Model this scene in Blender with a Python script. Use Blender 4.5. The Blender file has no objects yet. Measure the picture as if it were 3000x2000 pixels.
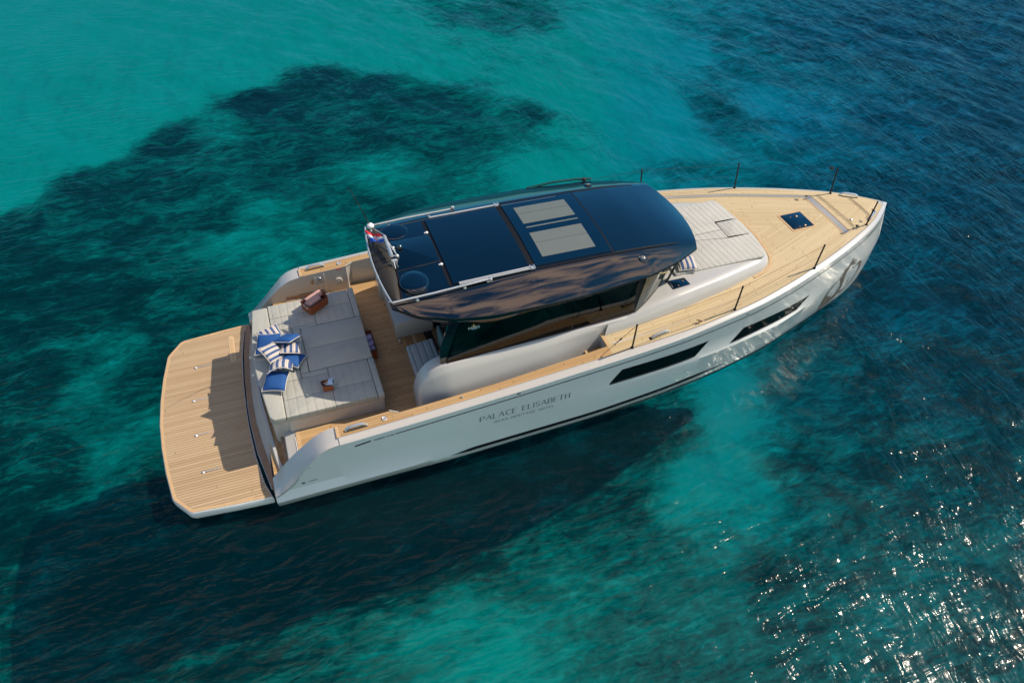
import bpy, bmesh, math, random
import numpy as np
from mathutils import Vector, Matrix, noise
R=math.radians
random.seed(4); rng=np.random.default_rng(7)
scene=bpy.context.scene; COL=scene.collection

# ------------------------------------------------ camera
cam=bpy.data.cameras.new('camera'); camo=bpy.data.objects.new('camera',cam); COL.objects.link(camo)
cr=Vector((0.94205822,-0.33469757,0.02244636)); cu=Vector((0.22316576,0.67528033,0.70298899)); cf=Vector((0.25044629,0.6572473,-0.71084642))
Mc=Matrix((cr,cu,-cf)).transposed().to_4x4(); Mc.translation=Vector((3.14769,-10.30339,11.58190)); camo.matrix_world=Mc
cam.sensor_width=36; cam.sensor_fit='HORIZONTAL'; cam.lens=36*1675.74/2352; cam.clip_end=3000; cam.clip_start=.1
scene.camera=camo
# ------------------------------------------------ sun, sky
SUN_EL,SUN_AZ=45.5,0.5     # azimuth from +X towards +Y
sd=Vector((math.cos(R(SUN_EL))*math.cos(R(SUN_AZ)),math.cos(R(SUN_EL))*math.sin(R(SUN_AZ)),math.sin(R(SUN_EL))))
sun=bpy.data.lights.new('sun','SUN'); sun.energy=3.6; sun.angle=R(.53); sun.color=(1,.87,.70)
suno=bpy.data.objects.new('sun',sun); COL.objects.link(suno); suno.rotation_euler=sd.to_track_quat('Z','Y').to_euler()
w=bpy.data.worlds.new('World'); scene.world=w; w.use_nodes=True
nt=w.node_tree; N=nt.nodes; L=nt.links; N.clear()
out=N.new('ShaderNodeOutputWorld'); bg=N.new('ShaderNodeBackground'); bg.inputs[1].default_value=.075
sky=N.new('ShaderNodeTexSky'); sky.sky_type='NISHITA'; sky.sun_disc=False; sky.sun_elevation=R(SUN_EL); sky.sun_rotation=R(90-SUN_AZ)
sky.air_density=1.0; sky.dust_density=.6; sky.ozone_density=2.5
tc=N.new('ShaderNodeTexCoord'); mp=N.new('ShaderNodeMapping'); mp.inputs['Scale'].default_value=(1.6,3.2,2.2); mp.inputs['Rotation'].default_value=(0,0,R(20))
no=N.new('ShaderNodeTexNoise'); no.inputs['Scale'].default_value=3.8; no.inputs['Detail'].default_value=9; no.inputs['Roughness'].default_value=.62
try: no.inputs['Distortion'].default_value=.6
except Exception: pass
L.new(tc.outputs['Generated'],mp.inputs[0]); L.new(mp.outputs[0],no.inputs[0])
cr_=N.new('ShaderNodeValToRGB'); cr_.color_ramp.elements[0].position=.42; cr_.color_ramp.elements[1].position=.56
L.new(no.outputs[0],cr_.inputs[0])
sx=N.new('ShaderNodeSeparateXYZ'); L.new(tc.outputs['Generated'],sx.inputs[0])
mr=N.new('ShaderNodeMapRange'); mr.inputs['From Min'].default_value=.44; mr.inputs['From Max'].default_value=.30; mr.interpolation_type='SMOOTHSTEP'
L.new(sx.outputs['Y'],mr.inputs['Value'])
mr2=N.new('ShaderNodeMapRange'); mr2.inputs['From Min'].default_value=.66; mr2.inputs['From Max'].default_value=.86; mr2.interpolation_type='SMOOTHSTEP'
L.new(sx.outputs['Z'],mr2.inputs['Value'])
mr6=N.new('ShaderNodeMapRange'); mr6.inputs['From Min'].default_value=-.22; mr6.inputs['From Max'].default_value=-.05; L.new(sx.outputs['Y'],mr6.inputs['Value'])
mu0=N.new('ShaderNodeMath'); mu0.operation='MULTIPLY'; L.new(cr_.outputs[0],mu0.inputs[0]); L.new(mr6.outputs[0],mu0.inputs[1])
mu=N.new('ShaderNodeMath'); mu.operation='MULTIPLY'; L.new(mu0.outputs[0],mu.inputs[0]); L.new(mr.outputs[0],mu.inputs[1])
mu2=N.new('ShaderNodeMath'); mu2.operation='MULTIPLY'; L.new(mu.outputs[0],mu2.inputs[0]); L.new(mr2.outputs[0],mu2.inputs[1])
mx=N.new('ShaderNodeMix'); mx.data_type='RGBA'; tn=N.new('ShaderNodeMix'); tn.data_type='RGBA'; tn.blend_type='MULTIPLY'; tn.inputs[0].default_value=1; L.new(sky.outputs[0],tn.inputs[6]); tn.inputs[7].default_value=(.28,.90,1.22,1)
mr3=N.new('ShaderNodeMapRange'); mr3.inputs['From Min'].default_value=-.22; mr3.inputs['From Max'].default_value=-.45; mr3.interpolation_type='SMOOTHSTEP'; L.new(sx.outputs['Y'],mr3.inputs['Value'])
cr3=N.new('ShaderNodeValToRGB'); cr3.color_ramp.elements[0].position=.30; cr3.color_ramp.elements[1].position=.52; L.new(no.outputs[0],cr3.inputs[0])
mu3=N.new('ShaderNodeMath'); mu3.operation='MULTIPLY'; L.new(cr3.outputs[0],mu3.inputs[0]); L.new(mr3.outputs[0],mu3.inputs[1])
mu4=N.new('ShaderNodeMath'); mu4.operation='MAXIMUM'; L.new(mu3.outputs[0],mu4.inputs[0]); L.new(mu2.outputs[0],mu4.inputs[1])
L.new(mu2.outputs[0],mx.inputs[0]); L.new(tn.outputs[2],mx.inputs[6]); mx.inputs[7].default_value=(17,12,9.4,1)
mr5=N.new('ShaderNodeMapRange'); mr5.inputs['From Min'].default_value=.62; mr5.inputs['From Max'].default_value=.40; L.new(sx.outputs['Z'],mr5.inputs['Value'])
mu5=N.new('ShaderNodeMath'); mu5.operation='MULTIPLY'; L.new(mu3.outputs[0],mu5.inputs[0]); L.new(mr5.outputs[0],mu5.inputs[1])
mx3=N.new('ShaderNodeMix'); mx3.data_type='RGBA'; L.new(mu5.outputs[0],mx3.inputs[0]); L.new(mx.outputs[2],mx3.inputs[6]); mx3.inputs[7].default_value=(11,11.4,10.2,1)  # low bright cloud band behind the camera, added to lighten the hull side
L.new(mx3.outputs[2],bg.inputs[0]); L.new(bg.outputs[0],out.inputs[0])
scene.view_settings.view_transform='Standard'; scene.view_settings.look='None'; scene.view_settings.exposure=.42; scene.view_settings.gamma=1
scene.cycles.max_bounces=8; scene.cycles.transparent_max_bounces=12; scene.cycles.sample_clamp_indirect=6; scene.cycles.caustics_reflective=False; scene.cycles.caustics_refractive=False

# ------------------------------------------------ material helpers
def mat(name,col=(.5,.5,.5),rough=.5,metal=0,coat=0,ior=1.5,spec=.5):
    m=bpy.data.materials.new(name); m.use_nodes=True; b=m.node_tree.nodes['Principled BSDF']
    b.inputs['Base Color'].default_value=(*col,1); b.inputs['Roughness'].default_value=rough; b.inputs['Metallic'].default_value=metal
    b.inputs['Coat Weight'].default_value=coat; b.inputs['Coat Roughness'].default_value=.03; b.inputs['IOR'].default_value=ior; b.inputs['Specular IOR Level'].default_value=spec
    return m
def nd(m,t,**k):
    n=m.node_tree.nodes.new(t)
    for a,b in k.items():
        if a in n.inputs.keys(): n.inputs[a].default_value=b
        else: setattr(n,a,b)
    return n
def lk(m,a,b): m.node_tree.links.new(a,b)
def mottle(m,col,amp=.08,scale=3.0,bump=0,bscale=200,stretch=(1,1,1)):
    """slight large scale tone variation and optional fine bump"""
    b=m.node_tree.nodes['Principled BSDF']; tc=nd(m,'ShaderNodeTexCoord'); mp=nd(m,'ShaderNodeMapping'); mp.inputs['Scale'].default_value=stretch
    lk(m,tc.outputs['Object'],mp.inputs[0])
    n=nd(m,'ShaderNodeTexNoise',Scale=scale,Detail=5.0,Roughness=.6); lk(m,mp.outputs[0],n.inputs[0])
    r=nd(m,'ShaderNodeValToRGB'); e=r.color_ramp.elements
    e[0].position=.3; e[1].position=.7; e[0].color=(*[c*(1-amp) for c in col],1); e[1].color=(*[min(1,c*(1+amp)) for c in col],1)
    lk(m,n.outputs[0],r.inputs[0]); lk(m,r.outputs[0],b.inputs['Base Color'])
    if bump:
        n2=nd(m,'ShaderNodeTexNoise',Scale=bscale,Detail=2.0); lk(m,mp.outputs[0],n2.inputs[0]); bp=nd(m,'ShaderNodeBump',Strength=bump,Distance=.01)
        lk(m,n2.outputs[0],bp.inputs['Height']); lk(m,bp.outputs[0],b.inputs['Normal'])
    return m
def teak(name,c1,c2,plank=.05,caulk=.10,caulkcol=(.10,.055,.03),plen=1.6):
    m=mat(name,c1,.62,spec=.3); b=m.node_tree.nodes['Principled BSDF']
    uv=nd(m,'ShaderNodeUVMap'); s=nd(m,'ShaderNodeSeparateXYZ'); lk(m,uv.outputs[0],s.inputs[0])
    def math_(op,a,b_=None,c=None):
        n=nd(m,'ShaderNodeMath',operation=op)
        for i,v in enumerate((a,b_,c)):
            if v is None: continue
            if isinstance(v,(int,float)): n.inputs[i].default_value=v
            else: lk(m,v,n.inputs[i])
        return n.outputs[0]
    v=math_('DIVIDE',s.outputs['Y'],plank); idx=math_('FLOOR',v); fr=math_('FRACT',v)
    wn=nd(m,'ShaderNodeTexWhiteNoise',noise_dimensions='1D'); lk(m,idx,wn.inputs['W'])
    u=math_('ADD',math_('DIVIDE',s.outputs['X'],plen),math_('MULTIPLY',wn.outputs['Value'],7.3)); ui=math_('FLOOR',u); uf=math_('FRACT',u)
    wn2=nd(m,'ShaderNodeTexWhiteNoise',noise_dimensions='2D'); cb=nd(m,'ShaderNodeCombineXYZ'); lk(m,idx,cb.inputs[0]); lk(m,ui,cb.inputs[1]); lk(m,cb.outputs[0],wn2.inputs['Vector'])
    line=math_('LESS_THAN',fr,caulk); line2=math_('LESS_THAN',uf,.008/plen); ln=math_('MAXIMUM',line,line2)
    mp=nd(m,'ShaderNodeMapping'); mp.inputs['Scale'].default_value=(2.0,60,1); lk(m,uv.outputs[0],mp.inputs[0])
    gr=nd(m,'ShaderNodeTexNoise',Scale=1.0,Detail=5.0,Roughness=.65); lk(m,mp.outputs[0],gr.inputs[0])
    big=nd(m,'ShaderNodeTexNoise',Scale=1.3,Detail=3.0); lk(m,uv.outputs[0],big.inputs[0])
    t=math_('ADD',math_('MULTIPLY',wn2.outputs['Value'],.38),math_('MULTIPLY',gr.outputs[0],.42)); t=math_('ADD',t,math_('MULTIPLY',big.outputs[0],.25))
    rp=nd(m,'ShaderNodeValToRGB'); rp.color_ramp.elements[0].position=.2; rp.color_ramp.elements[1].position=.85
    rp.color_ramp.elements[0].color=(*c2,1); rp.color_ramp.elements[1].color=(*c1,1); lk(m,t,rp.inputs[0])
    mx=nd(m,'ShaderNodeMix',data_type='RGBA'); lk(m,ln,mx.inputs[0]); lk(m,rp.outputs[0],mx.inputs[6]); mx.inputs[7].default_value=(*caulkcol,1)
    lk(m,mx.outputs[2],b.inputs['Base Color'])
    return m
TEAK=teak('teak_deck',(.60,.40,.20),(.40,.24,.105))
TEAKP=teak('teak_platform',(.55,.405,.25),(.38,.255,.14),plank=.058,caulk=.12,plen=9)
TEAKF=teak('teak_foredeck',(.64,.51,.31),(.50,.375,.20),plank=.052,caulk=.09,caulkcol=(.16,.10,.05))
TEAKPLAIN=mottle(mat('teak_margin',(.55,.37,.2),.55,spec=.3),(.55,.37,.2),.14,9,stretch=(1,6,1))
TEAKDARK=mottle(mat('teak_dark',(.30,.19,.12),.55,spec=.3),(.30,.19,.12),.14,9)  # darker brown teak for transom strip, step kick and locker recess

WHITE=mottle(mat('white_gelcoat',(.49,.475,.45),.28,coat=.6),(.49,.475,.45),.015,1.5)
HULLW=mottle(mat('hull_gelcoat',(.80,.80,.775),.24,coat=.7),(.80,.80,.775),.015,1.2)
HULLW.node_tree.nodes['Principled BSDF'].inputs['Coat Roughness'].default_value=.10
BLACK=mottle(mat('black_gelcoat',(.0003,.003,.007),.04,coat=1.0,ior=1.55),(.0003,.003,.007),.1,2)
BLACKM=mat('black_matt',(.012,.012,.014),.45)
GROOVE=mat('groove_black',(.008,.009,.013),.6,spec=.15)
STRIPEW=mat('boot_stripe_grey',(.42,.42,.40),.35)
STEEL=mat('stainless_steel',(.72,.70,.67),.28,metal=.65)
STEELD=mat('bare_steel',(.30,.31,.33),.25,metal=1)
COVER=mottle(mat('cover_canvas',(.030,.023,.014),.5),(.030,.023,.014),.12,6,bump=.3,bscale=60)
ROPE=mat('black_rope',(.012,.010,.012),.8)
ROPEB=mat('brown_cord',(.14,.06,.03),.8)
BLIND=mottle(mat('roof_blind',(.115,.135,.128),.75,coat=.3),(.115,.135,.128),.03,3)
WPLAST=mat('white_plastic',(.78,.78,.76),.35)
PAINTTXT=mat('hull_lettering',(.14,.18,.19),.4)
EMBLEM=mat('emblem_taupe',(.13,.115,.09),.5)
GOLD=mat('gold_lettering',(.75,.52,.16),.4)
LTXT=mat('silver_lettering',(.42,.55,.55),.4)
LENS=mat('lamp_lens',(.16,.17,.17),.2)
def fabric(name,col,axis=None,step=.14,rough=.8,line=.5):
    m=mottle(mat(name,col,rough,spec=.25),col,.05,4); b=m.node_tree.nodes['Principled BSDF']
    uv=nd(m,'ShaderNodeUVMap'); 
    w1=nd(m,'ShaderNodeTexNoise',Scale=420.0,Detail=1.0); lk(m,uv.outputs[0],w1.inputs[0])
    b1=nd(m,'ShaderNodeBump',Strength=.25,Distance=.002); lk(m,w1.outputs[0],b1.inputs['Height'])
    w2=nd(m,'ShaderNodeTexNoise',Scale=7.0,Detail=3.0); lk(m,uv.outputs[0],w2.inputs[0])
    b3=nd(m,'ShaderNodeBump',Strength=.5,Distance=.02); lk(m,w2.outputs[0],b3.inputs['Height']); lk(m,b1.outputs[0],b3.inputs['Normal']); last=b3
    if axis is not None:
        s=nd(m,'ShaderNodeSeparateXYZ'); lk(m,uv.outputs[0],s.inputs[0])
        d=nd(m,'ShaderNodeMath',operation='DIVIDE'); lk(m,s.outputs[axis],d.inputs[0]); d.inputs[1].default_value=step
        f=nd(m,'ShaderNodeMath',operation='FRACT'); lk(m,d.outputs[0],f.inputs[0])
        pp=nd(m,'ShaderNodeMath',operation='PINGPONG'); lk(m,d.outputs[0],pp.inputs[0]); pp.inputs[1].default_value=.5
        rp=nd(m,'ShaderNodeValToRGB'); e=rp.color_ramp.elements; e[0].position=0; e[0].color=(0,0,0,1); e[1].position=.25; e[1].color=(1,1,1,1)
        e2=rp.color_ramp.elements.new(.06); e2.color=(.45,.45,.45,1)
        lk(m,pp.outputs[0],rp.inputs[0])
        b2=nd(m,'ShaderNodeBump',Strength=line,Distance=.02); lk(m,rp.outputs[0],b2.inputs['Height']); lk(m,last.outputs[0],b2.inputs['Normal']); last=b2
        lt=nd(m,'ShaderNodeMath',operation='LESS_THAN'); lk(m,pp.outputs[0],lt.inputs[0]); lt.inputs[1].default_value=.035
        src=b.inputs['Base Color'].links[0].from_socket
        mx=nd(m,'ShaderNodeMix',data_type='RGBA'); lk(m,lt.outputs[0],mx.inputs[0]); lk(m,src,mx.inputs[6]); mx.inputs[7].default_value=(*[c*.8 for c in col],1); lk(m,mx.outputs[2],b.inputs['Base Color'])
    lk(m,last.outputs[0],b.inputs['Normal'])
    return m
CUSH=fabric('cushion_plain',(.425,.42,.372)); CUSHX=fabric('cushion_channelled',(.425,.42,.372),0,.15,line=.22)
CUSHF=fabric('foredeck_cushion',(.465,.45,.41),0,.128,line=.35); CUSHG=fabric('bench_cushion',(.42,.42,.41),0,.13)
BLUE=fabric('blue_canvas',(.020,.088,.28)); PIPE=mat('cushion_piping',(.62,.57,.50),.7)
def striped(name):
    m=fabric(name,(.7,.62,.55)); b=m.node_tree.nodes['Principled BSDF']
    uv=[n for n in m.node_tree.nodes if n.type=='UVMAP'][0]
    s=nd(m,'ShaderNodeSeparateXYZ'); lk(m,uv.outputs[0],s.inputs[0])
    d=nd(m,'ShaderNodeMath',operation='DIVIDE'); lk(m,s.outputs[0],d.inputs[0]); d.inputs[1].default_value=.105
    f=nd(m,'ShaderNodeMath',operation='FRACT'); lk(m,d.outputs[0],f.inputs[0])
    rp=nd(m,'ShaderNodeValToRGB'); rp.color_ramp.interpolation='CONSTANT'; e=rp.color_ramp.elements
    e[0].position=0; e[0].color=(.06,.105,.24,1); e[1].position=.42; e[1].color=(.64,.58,.51,1)
    for p,c in ((.60,(.50,.40,.36,1)),(.72,(.64,.58,.51,1)),(.93,(.06,.105,.24,1))):
        k=rp.color_ramp.elements.new(p); k.color=c
    lk(m,f.outputs[0],rp.inputs[0]); lk(m,rp.outputs[0],b.inputs['Base Color'])
    return m
STRIPE=striped('striped_canvas')
WICK=mottle(mat('woven_rattan',(.34,.075,.018),.55),(.34,.075,.018),.35,45,bump=.8,bscale=90,stretch=(1,1,3))
WICKD=mat('rattan_rim',(.06,.018,.01),.6)
TOWEL=mottle(mat('pink_terry',(.60,.36,.31),.95,spec=.1),(.60,.36,.31),.08,30,bump=.6,bscale=300)
TOWELP=mottle(mat('lilac_terry',(.46,.42,.66),.95,spec=.1),(.46,.42,.66),.08,30,bump=.6,bscale=300)
CLOTH=mottle(mat('pale_blue_cloth',(.50,.63,.80),.9,spec=.1),(.50,.63,.80),.06,30,bump=.4,bscale=200)
# dark tinted side glass / clear windscreen glass
def glass(name,tint,gl=(1,1,1),rough=.01,ior=1.5,body=None,bf=.0):
    m=bpy.data.materials.new(name); m.use_nodes=True; n=m.node_tree.nodes; n.clear()
    o=nd(m,'ShaderNodeOutputMaterial'); t=nd(m,'ShaderNodeBsdfTransparent'); t.inputs[0].default_value=(*tint,1)
    g=nd(m,'ShaderNodeBsdfGlossy',Roughness=rough); g.inputs[0].default_value=(*gl,1); f=nd(m,'ShaderNodeFresnel',IOR=ior)
    mx=nd(m,'ShaderNodeMixShader'); lk(m,f.outputs[0],mx.inputs[0])
    if body:
        d=nd(m,'ShaderNodeBsdfDiffuse'); d.inputs[0].default_value=(*body,1); m2=nd(m,'ShaderNodeMixShader',); m2.inputs[0].default_value=bf
        lk(m,t.outputs[0],m2.inputs[1]); lk(m,d.outputs[0],m2.inputs[2]); lk(m,m2.outputs[0],mx.inputs[1])
    else: lk(m,t.outputs[0],mx.inputs[1])
    lk(m,g.outputs[0],mx.inputs[2]); lk(m,mx.outputs[0],o.inputs[0]); return m
GLASS=glass('tinted_glass',(.20,.24,.23)); WINDSCREEN=glass('windscreen_glass',(.62,.70,.66),body=(.45,.55,.5),bf=.12)
HULLGLASS=mat('hull_window_glass',(.002,.005,.006),.06,ior=1.35,spec=.35)
FRAMEP=mat('window_lower_reveal',(.055,.035,.045),.35)
SKYL=mat('skylight_glass',(.0005,.010,.026),.02,coat=.3,ior=1.6)

# ------------------------------------------------ mesh helpers
OFF={}
def tag(o,label=None,cat=None,group=None,kind=None):
    if label: o['label']=label
    if cat: o['category']=cat
    if group: o['group']=group
    if kind: o['kind']=kind
    return o
def empty(name,loc,label,cat,group=None):
    o=bpy.data.objects.new(name,None); o.empty_display_size=.1; COL.objects.link(o); o.location=loc; OFF[o]=Vector(loc); return tag(o,label,cat,group)
def mk(name,V,F,m,parent=None,uv=None,smooth=None,loc=None,mats=None,fm=None):
    """V world coordinates; parent offset is removed. smooth = sharp angle in degrees"""
    off=OFF[parent] if parent is not None else Vector(loc or (0,0,0))
    me=bpy.data.meshes.new(name); me.from_pydata([tuple(Vector(v)-off) for v in V],[],F)
    me.materials.append(m)
    if mats:
        for q in mats: me.materials.append(q)
    if fm: me.polygons.foreach_set('material_index',fm)
    if uv is not None:
        ul=me.uv_layers.new(name='UVMap'); vi=np.zeros(len(me.loops),dtype=np.int32); me.loops.foreach_get('vertex_index',vi)
        ul.data.foreach_set('uv',np.array(uv,dtype=np.float32)[vi].ravel())
    if smooth:
        me.polygons.foreach_set('use_smooth',[True]*len(me.polygons)); me.set_sharp_from_angle(angle=R(smooth))
    bm=bmesh.new(); bm.from_mesh(me); bmesh.ops.recalc_face_normals(bm,faces=bm.faces) if parent is not None or loc is not None else None; bm.to_mesh(me); bm.free()
    me.update(); o=bpy.data.objects.new(name,me); COL.objects.link(o)
    if parent is not None: o.parent=parent; OFF[o]=off
    else: o.location=off; OFF[o]=off
    return o
def grid(P):
    n=len(P); k=len(P[0]); V=[p for r in P for p in r]
    F=[(i*k+j,i*k+j+1,(i+1)*k+j+1,(i+1)*k+j) for i in range(n-1) for j in range(k-1)]
    return V,F
class MB:
    def __init__(s): s.V=[]; s.F=[]; s.U=[]; s.fm=[]; s.A=[]
    def add(s,V,F,uv=None,mi=0):
        b=len(s.V); s.A.append((b,len(s.F),b+len(V),len(s.F)+len(F))); s.V+= [tuple(v) for v in V]; s.F+=[tuple(b+i for i in f) for f in F]; s.fm+=[mi]*len(F)
        s.U+= uv if uv is not None else [(v[0],v[1]) for v in V]; return s
    def box(s,x0,x1,y0,y1,z0,z1,r=0,mi=0):
        if r<=0:
            V=[(x,y,z) for z in (z0,z1) for y in (y0,y1) for x in (x0,x1)]
            return s.add(V,[(0,2,3,1),(4,5,7,6),(0,1,5,4),(2,6,7,3),(0,4,6,2),(1,3,7,5)],mi=mi)
        bm=bmesh.new(); bmesh.ops.create_cube(bm,size=1)
        for v in bm.verts: v.co=Vector(((x0+x1)/2+v.co.x*(x1-x0),(y0+y1)/2+v.co.y*(y1-y0),(z0+z1)/2+v.co.z*(z1-z0)))
        bmesh.ops.bevel(bm,geom=bm.edges[:],offset=r,segments=3,profile=.5,affect='EDGES')
        bm.verts.index_update(); V=[v.co.copy() for v in bm.verts]; F=[[v.index for v in f.verts] for f in bm.faces]; bm.free(); return s.add(V,F,mi=mi)
    def obox(s,c,ax,ay,az,r=0,mi=0):
        """oriented box: half axes vectors"""
        t=MB().box(-1,1,-1,1,-1,1) if r<=0 else None
        if t is None:
            lx,ly,lz=ax.length,ay.length,az.length; t=MB().box(-lx,lx,-ly,ly,-lz,lz,r); V=[c+ax.normalized()*v[0]+ay.normalized()*v[1]+az.normalized()*v[2] for v in t.V]
        else: V=[c+ax*v[0]+ay*v[1]+az*v[2] for v in t.V]
        return s.add(V,t.F,mi=mi)
    def tube(s,pts,r,n=10,caps=True,mi=0):
        pts=[Vector(p) for p in pts]; rr=r if isinstance(r,(list,tuple)) else [r]*len(pts); rings=[]
        up=None
        for i,p in enumerate(pts):
            d=(pts[min(i+1,len(pts)-1)]-pts[max(i-1,0)]).normalized()
            if up is None: up=Vector((0,0,1)) if abs(d.z)<.9 else Vector((1,0,0))
            a=d.cross(up).normalized(); b=a.cross(d).normalized(); up=b
            rings.append([p+a*math.cos(2*math.pi*k/n)*rr[i]+b*math.sin(2*math.pi*k/n)*rr[i] for k in range(n)])
        V=[v for q in rings for v in q]; F=[(i*n+k,i*n+(k+1)%n,(i+1)*n+(k+1)%n,(i+1)*n+k) for i in range(len(pts)-1) for k in range(n)]
        if caps: F+=[tuple(range(n))[::-1],tuple((len(pts)-1)*n+k for k in range(n))]
        return s.add(V,F,mi=mi)
    def lathe(s,c,prof,n=24,axis=None,sx=1,sy=1,mi=0):
        """prof list of (r,h); axis default Z"""
        c=Vector(c); az=(Vector(axis) if axis else Vector((0,0,1))).normalized(); ax=az.orthogonal().normalized() if axis else Vector((1,0,0)); ay=az.cross(ax)
        V=[];F=[]
        for r,h in prof:
            V+= [c+ax*math.cos(2*math.pi*k/n)*r*sx+ay*math.sin(2*math.pi*k/n)*r*sy+az*h for k in range(n)]
        for i in range(len(prof)-1): F+=[(i*n+k,i*n+(k+1)%n,(i+1)*n+(k+1)%n,(i+1)*n+k) for k in range(n)]
        F+=[tuple(range(n))[::-1],tuple((len(prof)-1)*n+k for k in range(n))]
        return s.add(V,F,mi=mi)
    def loops(s,Ls,cap_top=True,cap_bot=True,mi=0):
        n=len(Ls[0]); V=[p for l in Ls for p in l]; F=[(i*n+k,i*n+(k+1)%n,(i+1)*n+(k+1)%n,(i+1)*n+k) for i in range(len(Ls)-1) for k in range(n)]
        if cap_bot: F.append(tuple(range(n))[::-1])
        if cap_top: F.append(tuple((len(Ls)-1)*n+k for k in range(n)))
        return s.add(V,F,mi=mi)
    def build(s,name,m,parent=None,smooth=35,loc=None,mats=None,split=True,gap=.012):
        if split and parent is not None and len(s.A)>1:
            bb=[]
            for v0,f0,v1,f1 in s.A:
                a=np.array([tuple(v) for v in s.V[v0:v1]]); bb.append([a.min(0)-gap,a.max(0)+gap])
            g=list(range(len(bb)))
            def fd(i):
                while g[i]!=i: i=g[i]
                return i
            for i in range(len(bb)):
                for j in range(i):
                    if (bb[i][0]<=bb[j][1]).all() and (bb[j][0]<=bb[i][1]).all(): g[fd(i)]=fd(j)
            gs={}
            for i in range(len(bb)): gs.setdefault(fd(i),[]).append(i)
            if len(gs)>1:
                o=None
                for ids in gs.values():
                    q=MB()
                    for i in ids:
                        v0,f0,v1,f1=s.A[i]; q.add(s.V[v0:v1],[tuple(k-v0 for k in f) for f in s.F[f0:f1]],s.U[v0:v1])
                    r=mk(name,q.V,q.F,m,parent,uv=q.U,smooth=smooth); o=o or r
                return o
        return mk(name,s.V,s.F,m,parent,uv=s.U,smooth=smooth,loc=loc if parent is None else None,mats=mats,fm=s.fm if mats else None)
def inset(P,d):
    n=len(P); A=sum(P[i][0]*P[(i+1)%n][1]-P[(i+1)%n][0]*P[i][1] for i in range(n)); sg=1 if A>0 else -1; O=[]
    for i in range(n):
        a=Vector(P[i-1][:2]);b=Vector(P[i][:2]);c=Vector(P[(i+1)%n][:2]); e1=(b-a).normalized(); e2=(c-b).normalized()
        n1=Vector((-e1.y,e1.x))*sg; n2=Vector((-e2.y,e2.x))*sg; bi=(n1+n2); k=bi.length
        bi=bi/k if k>1e-6 else n1; cs=max(.45,bi.dot(n1)); O.append((b.x+bi.x*d/cs,b.y+bi.y*d/cs))
    return O
def roundpoly(P,r,n=4):
    O=[];k=len(P)
    for i in range(k):
        a=Vector(P[i-1]);b=Vector(P[i]);c=Vector(P[(i+1)%k]); rr=min(r,(a-b).length*.45,(c-b).length*.45); p=b+(a-b).normalized()*rr; q=b+(c-b).normalized()*rr
        for t in np.linspace(0,1,n): O.append(tuple(p*(1-t)**2+b*2*t*(1-t)+q*t*t))
    return O
def pad(mb,P,z0,z1,r=.03,zf=None,mi=0):
    """upholstered / rounded slab from an outline; zf optional height function added on top"""
    P=roundpoly(P,r*1.2); f=zf or (lambda x,y:0)
    Ls=[]
    for ins,z in ((r*.4,z0),(0,z0+r*.6),(0,z1-r),(r*.12,z1-r*.5),(r*.4,z1-r*.15),(r*1.0,z1)):
        Q=inset(P,ins) if ins else P; Ls.append([(x,y,z+f(x,y)) for x,y in Q])
    return mb.loops(Ls,mi=mi)
def smooth_curve(pts, xs=None, sig=0.25):
    px=[p[0] for p in pts]; py=[p[1] for p in pts]
    gx=np.linspace(px[0],px[-1],801); gy=np.interp(gx,px,py)
    h=gx[1]-gx[0]; n=max(1,int(3*sig/h)); k=np.exp(-.5*(np.arange(-n,n+1)*h/sig)**2); k/=k.sum()
    a=np.concatenate([2*gy[0]-gy[n:0:-1],gy,2*gy[-1]-gy[-2:-n-2:-1]])
    gs=np.convolve(a,k,'valid')
    return lambda x: np.interp(x,gx,gs)
SHEER=smooth_curve([(0,1.58),(3,1.61),(5,1.72),(8,1.92),(10.9,2.07),(13,2.14),(15,2.155),(16.5,2.12)],sig=.4)
BAND=smooth_curve([(1.7,2.45),(3,2.46),(6.3,2.455),(8,2.43),(9.0,2.395),(9.8,2.34),(11.45,2.10),(12.6,1.79),(13.9,1.33),(14.9,.90),(15.6,.52),(16.2,.0)],sig=.3)
OUT_TOP=smooth_curve([(1.7,.55),(1.85,.6),(2.0,.69),(2.23,.87),(2.36,1.04),(2.55,1.27),(2.72,1.45),(2.87,1.53),(3.0,1.565),(3.2,1.58)],sig=.05)
IN_TOP=smooth_curve([(1.7,.52),(1.95,.75),(2.06,.9),(2.28,1.13),(2.53,1.35),(2.72,1.5),(2.88,1.58),(3.04,1.605),(3.2,1.62)],sig=.05)
XSTEM=[(-.7,15.7),(-.3,16.1),(0,16.25),(.2,16.3),(.59,16.36),(1.05,16.37),(1.6,16.3),(1.95,16.21),(2.12,16.13)]
def xstem(z): return float(np.interp(z,[a for a,b in XSTEM],[b for a,b in XSTEM]))
def lv(*p): return smooth_curve(p,sig=.3)
Y02=lv((1.7,2.36),(5,2.36),(8,2.27),(9.6,2.14),(11.1,1.93),(12.5,1.62),(13.9,1.16),(15.1,.76),(15.8,.44),(16.15,.22),(16.3,.05))
YW=lv((1.7,2.2),(5,2.2),(8,2.17),(9.6,2.07),(11.1,1.87),(12.5,1.56),(13.9,1.1),(15.1,.70),(15.8,.38),(16.1,.18),(16.25,.05))
Y6=lv((1.7,2.375),(5,2.375),(8,2.32),(9.6,2.2),(11.1,2.0),(12.5,1.7),(13.9,1.24),(15.1,.80),(15.8,.48),(16.15,.26),(16.36,.05))
Y10=lv((1.7,2.41),(5,2.415),(8,2.38),(9.6,2.28),(11.1,2.06),(12.5,1.76),(13.9,1.29),(15.1,.84),(15.8,.50),(16.15,.27),(16.37,.05))
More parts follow.
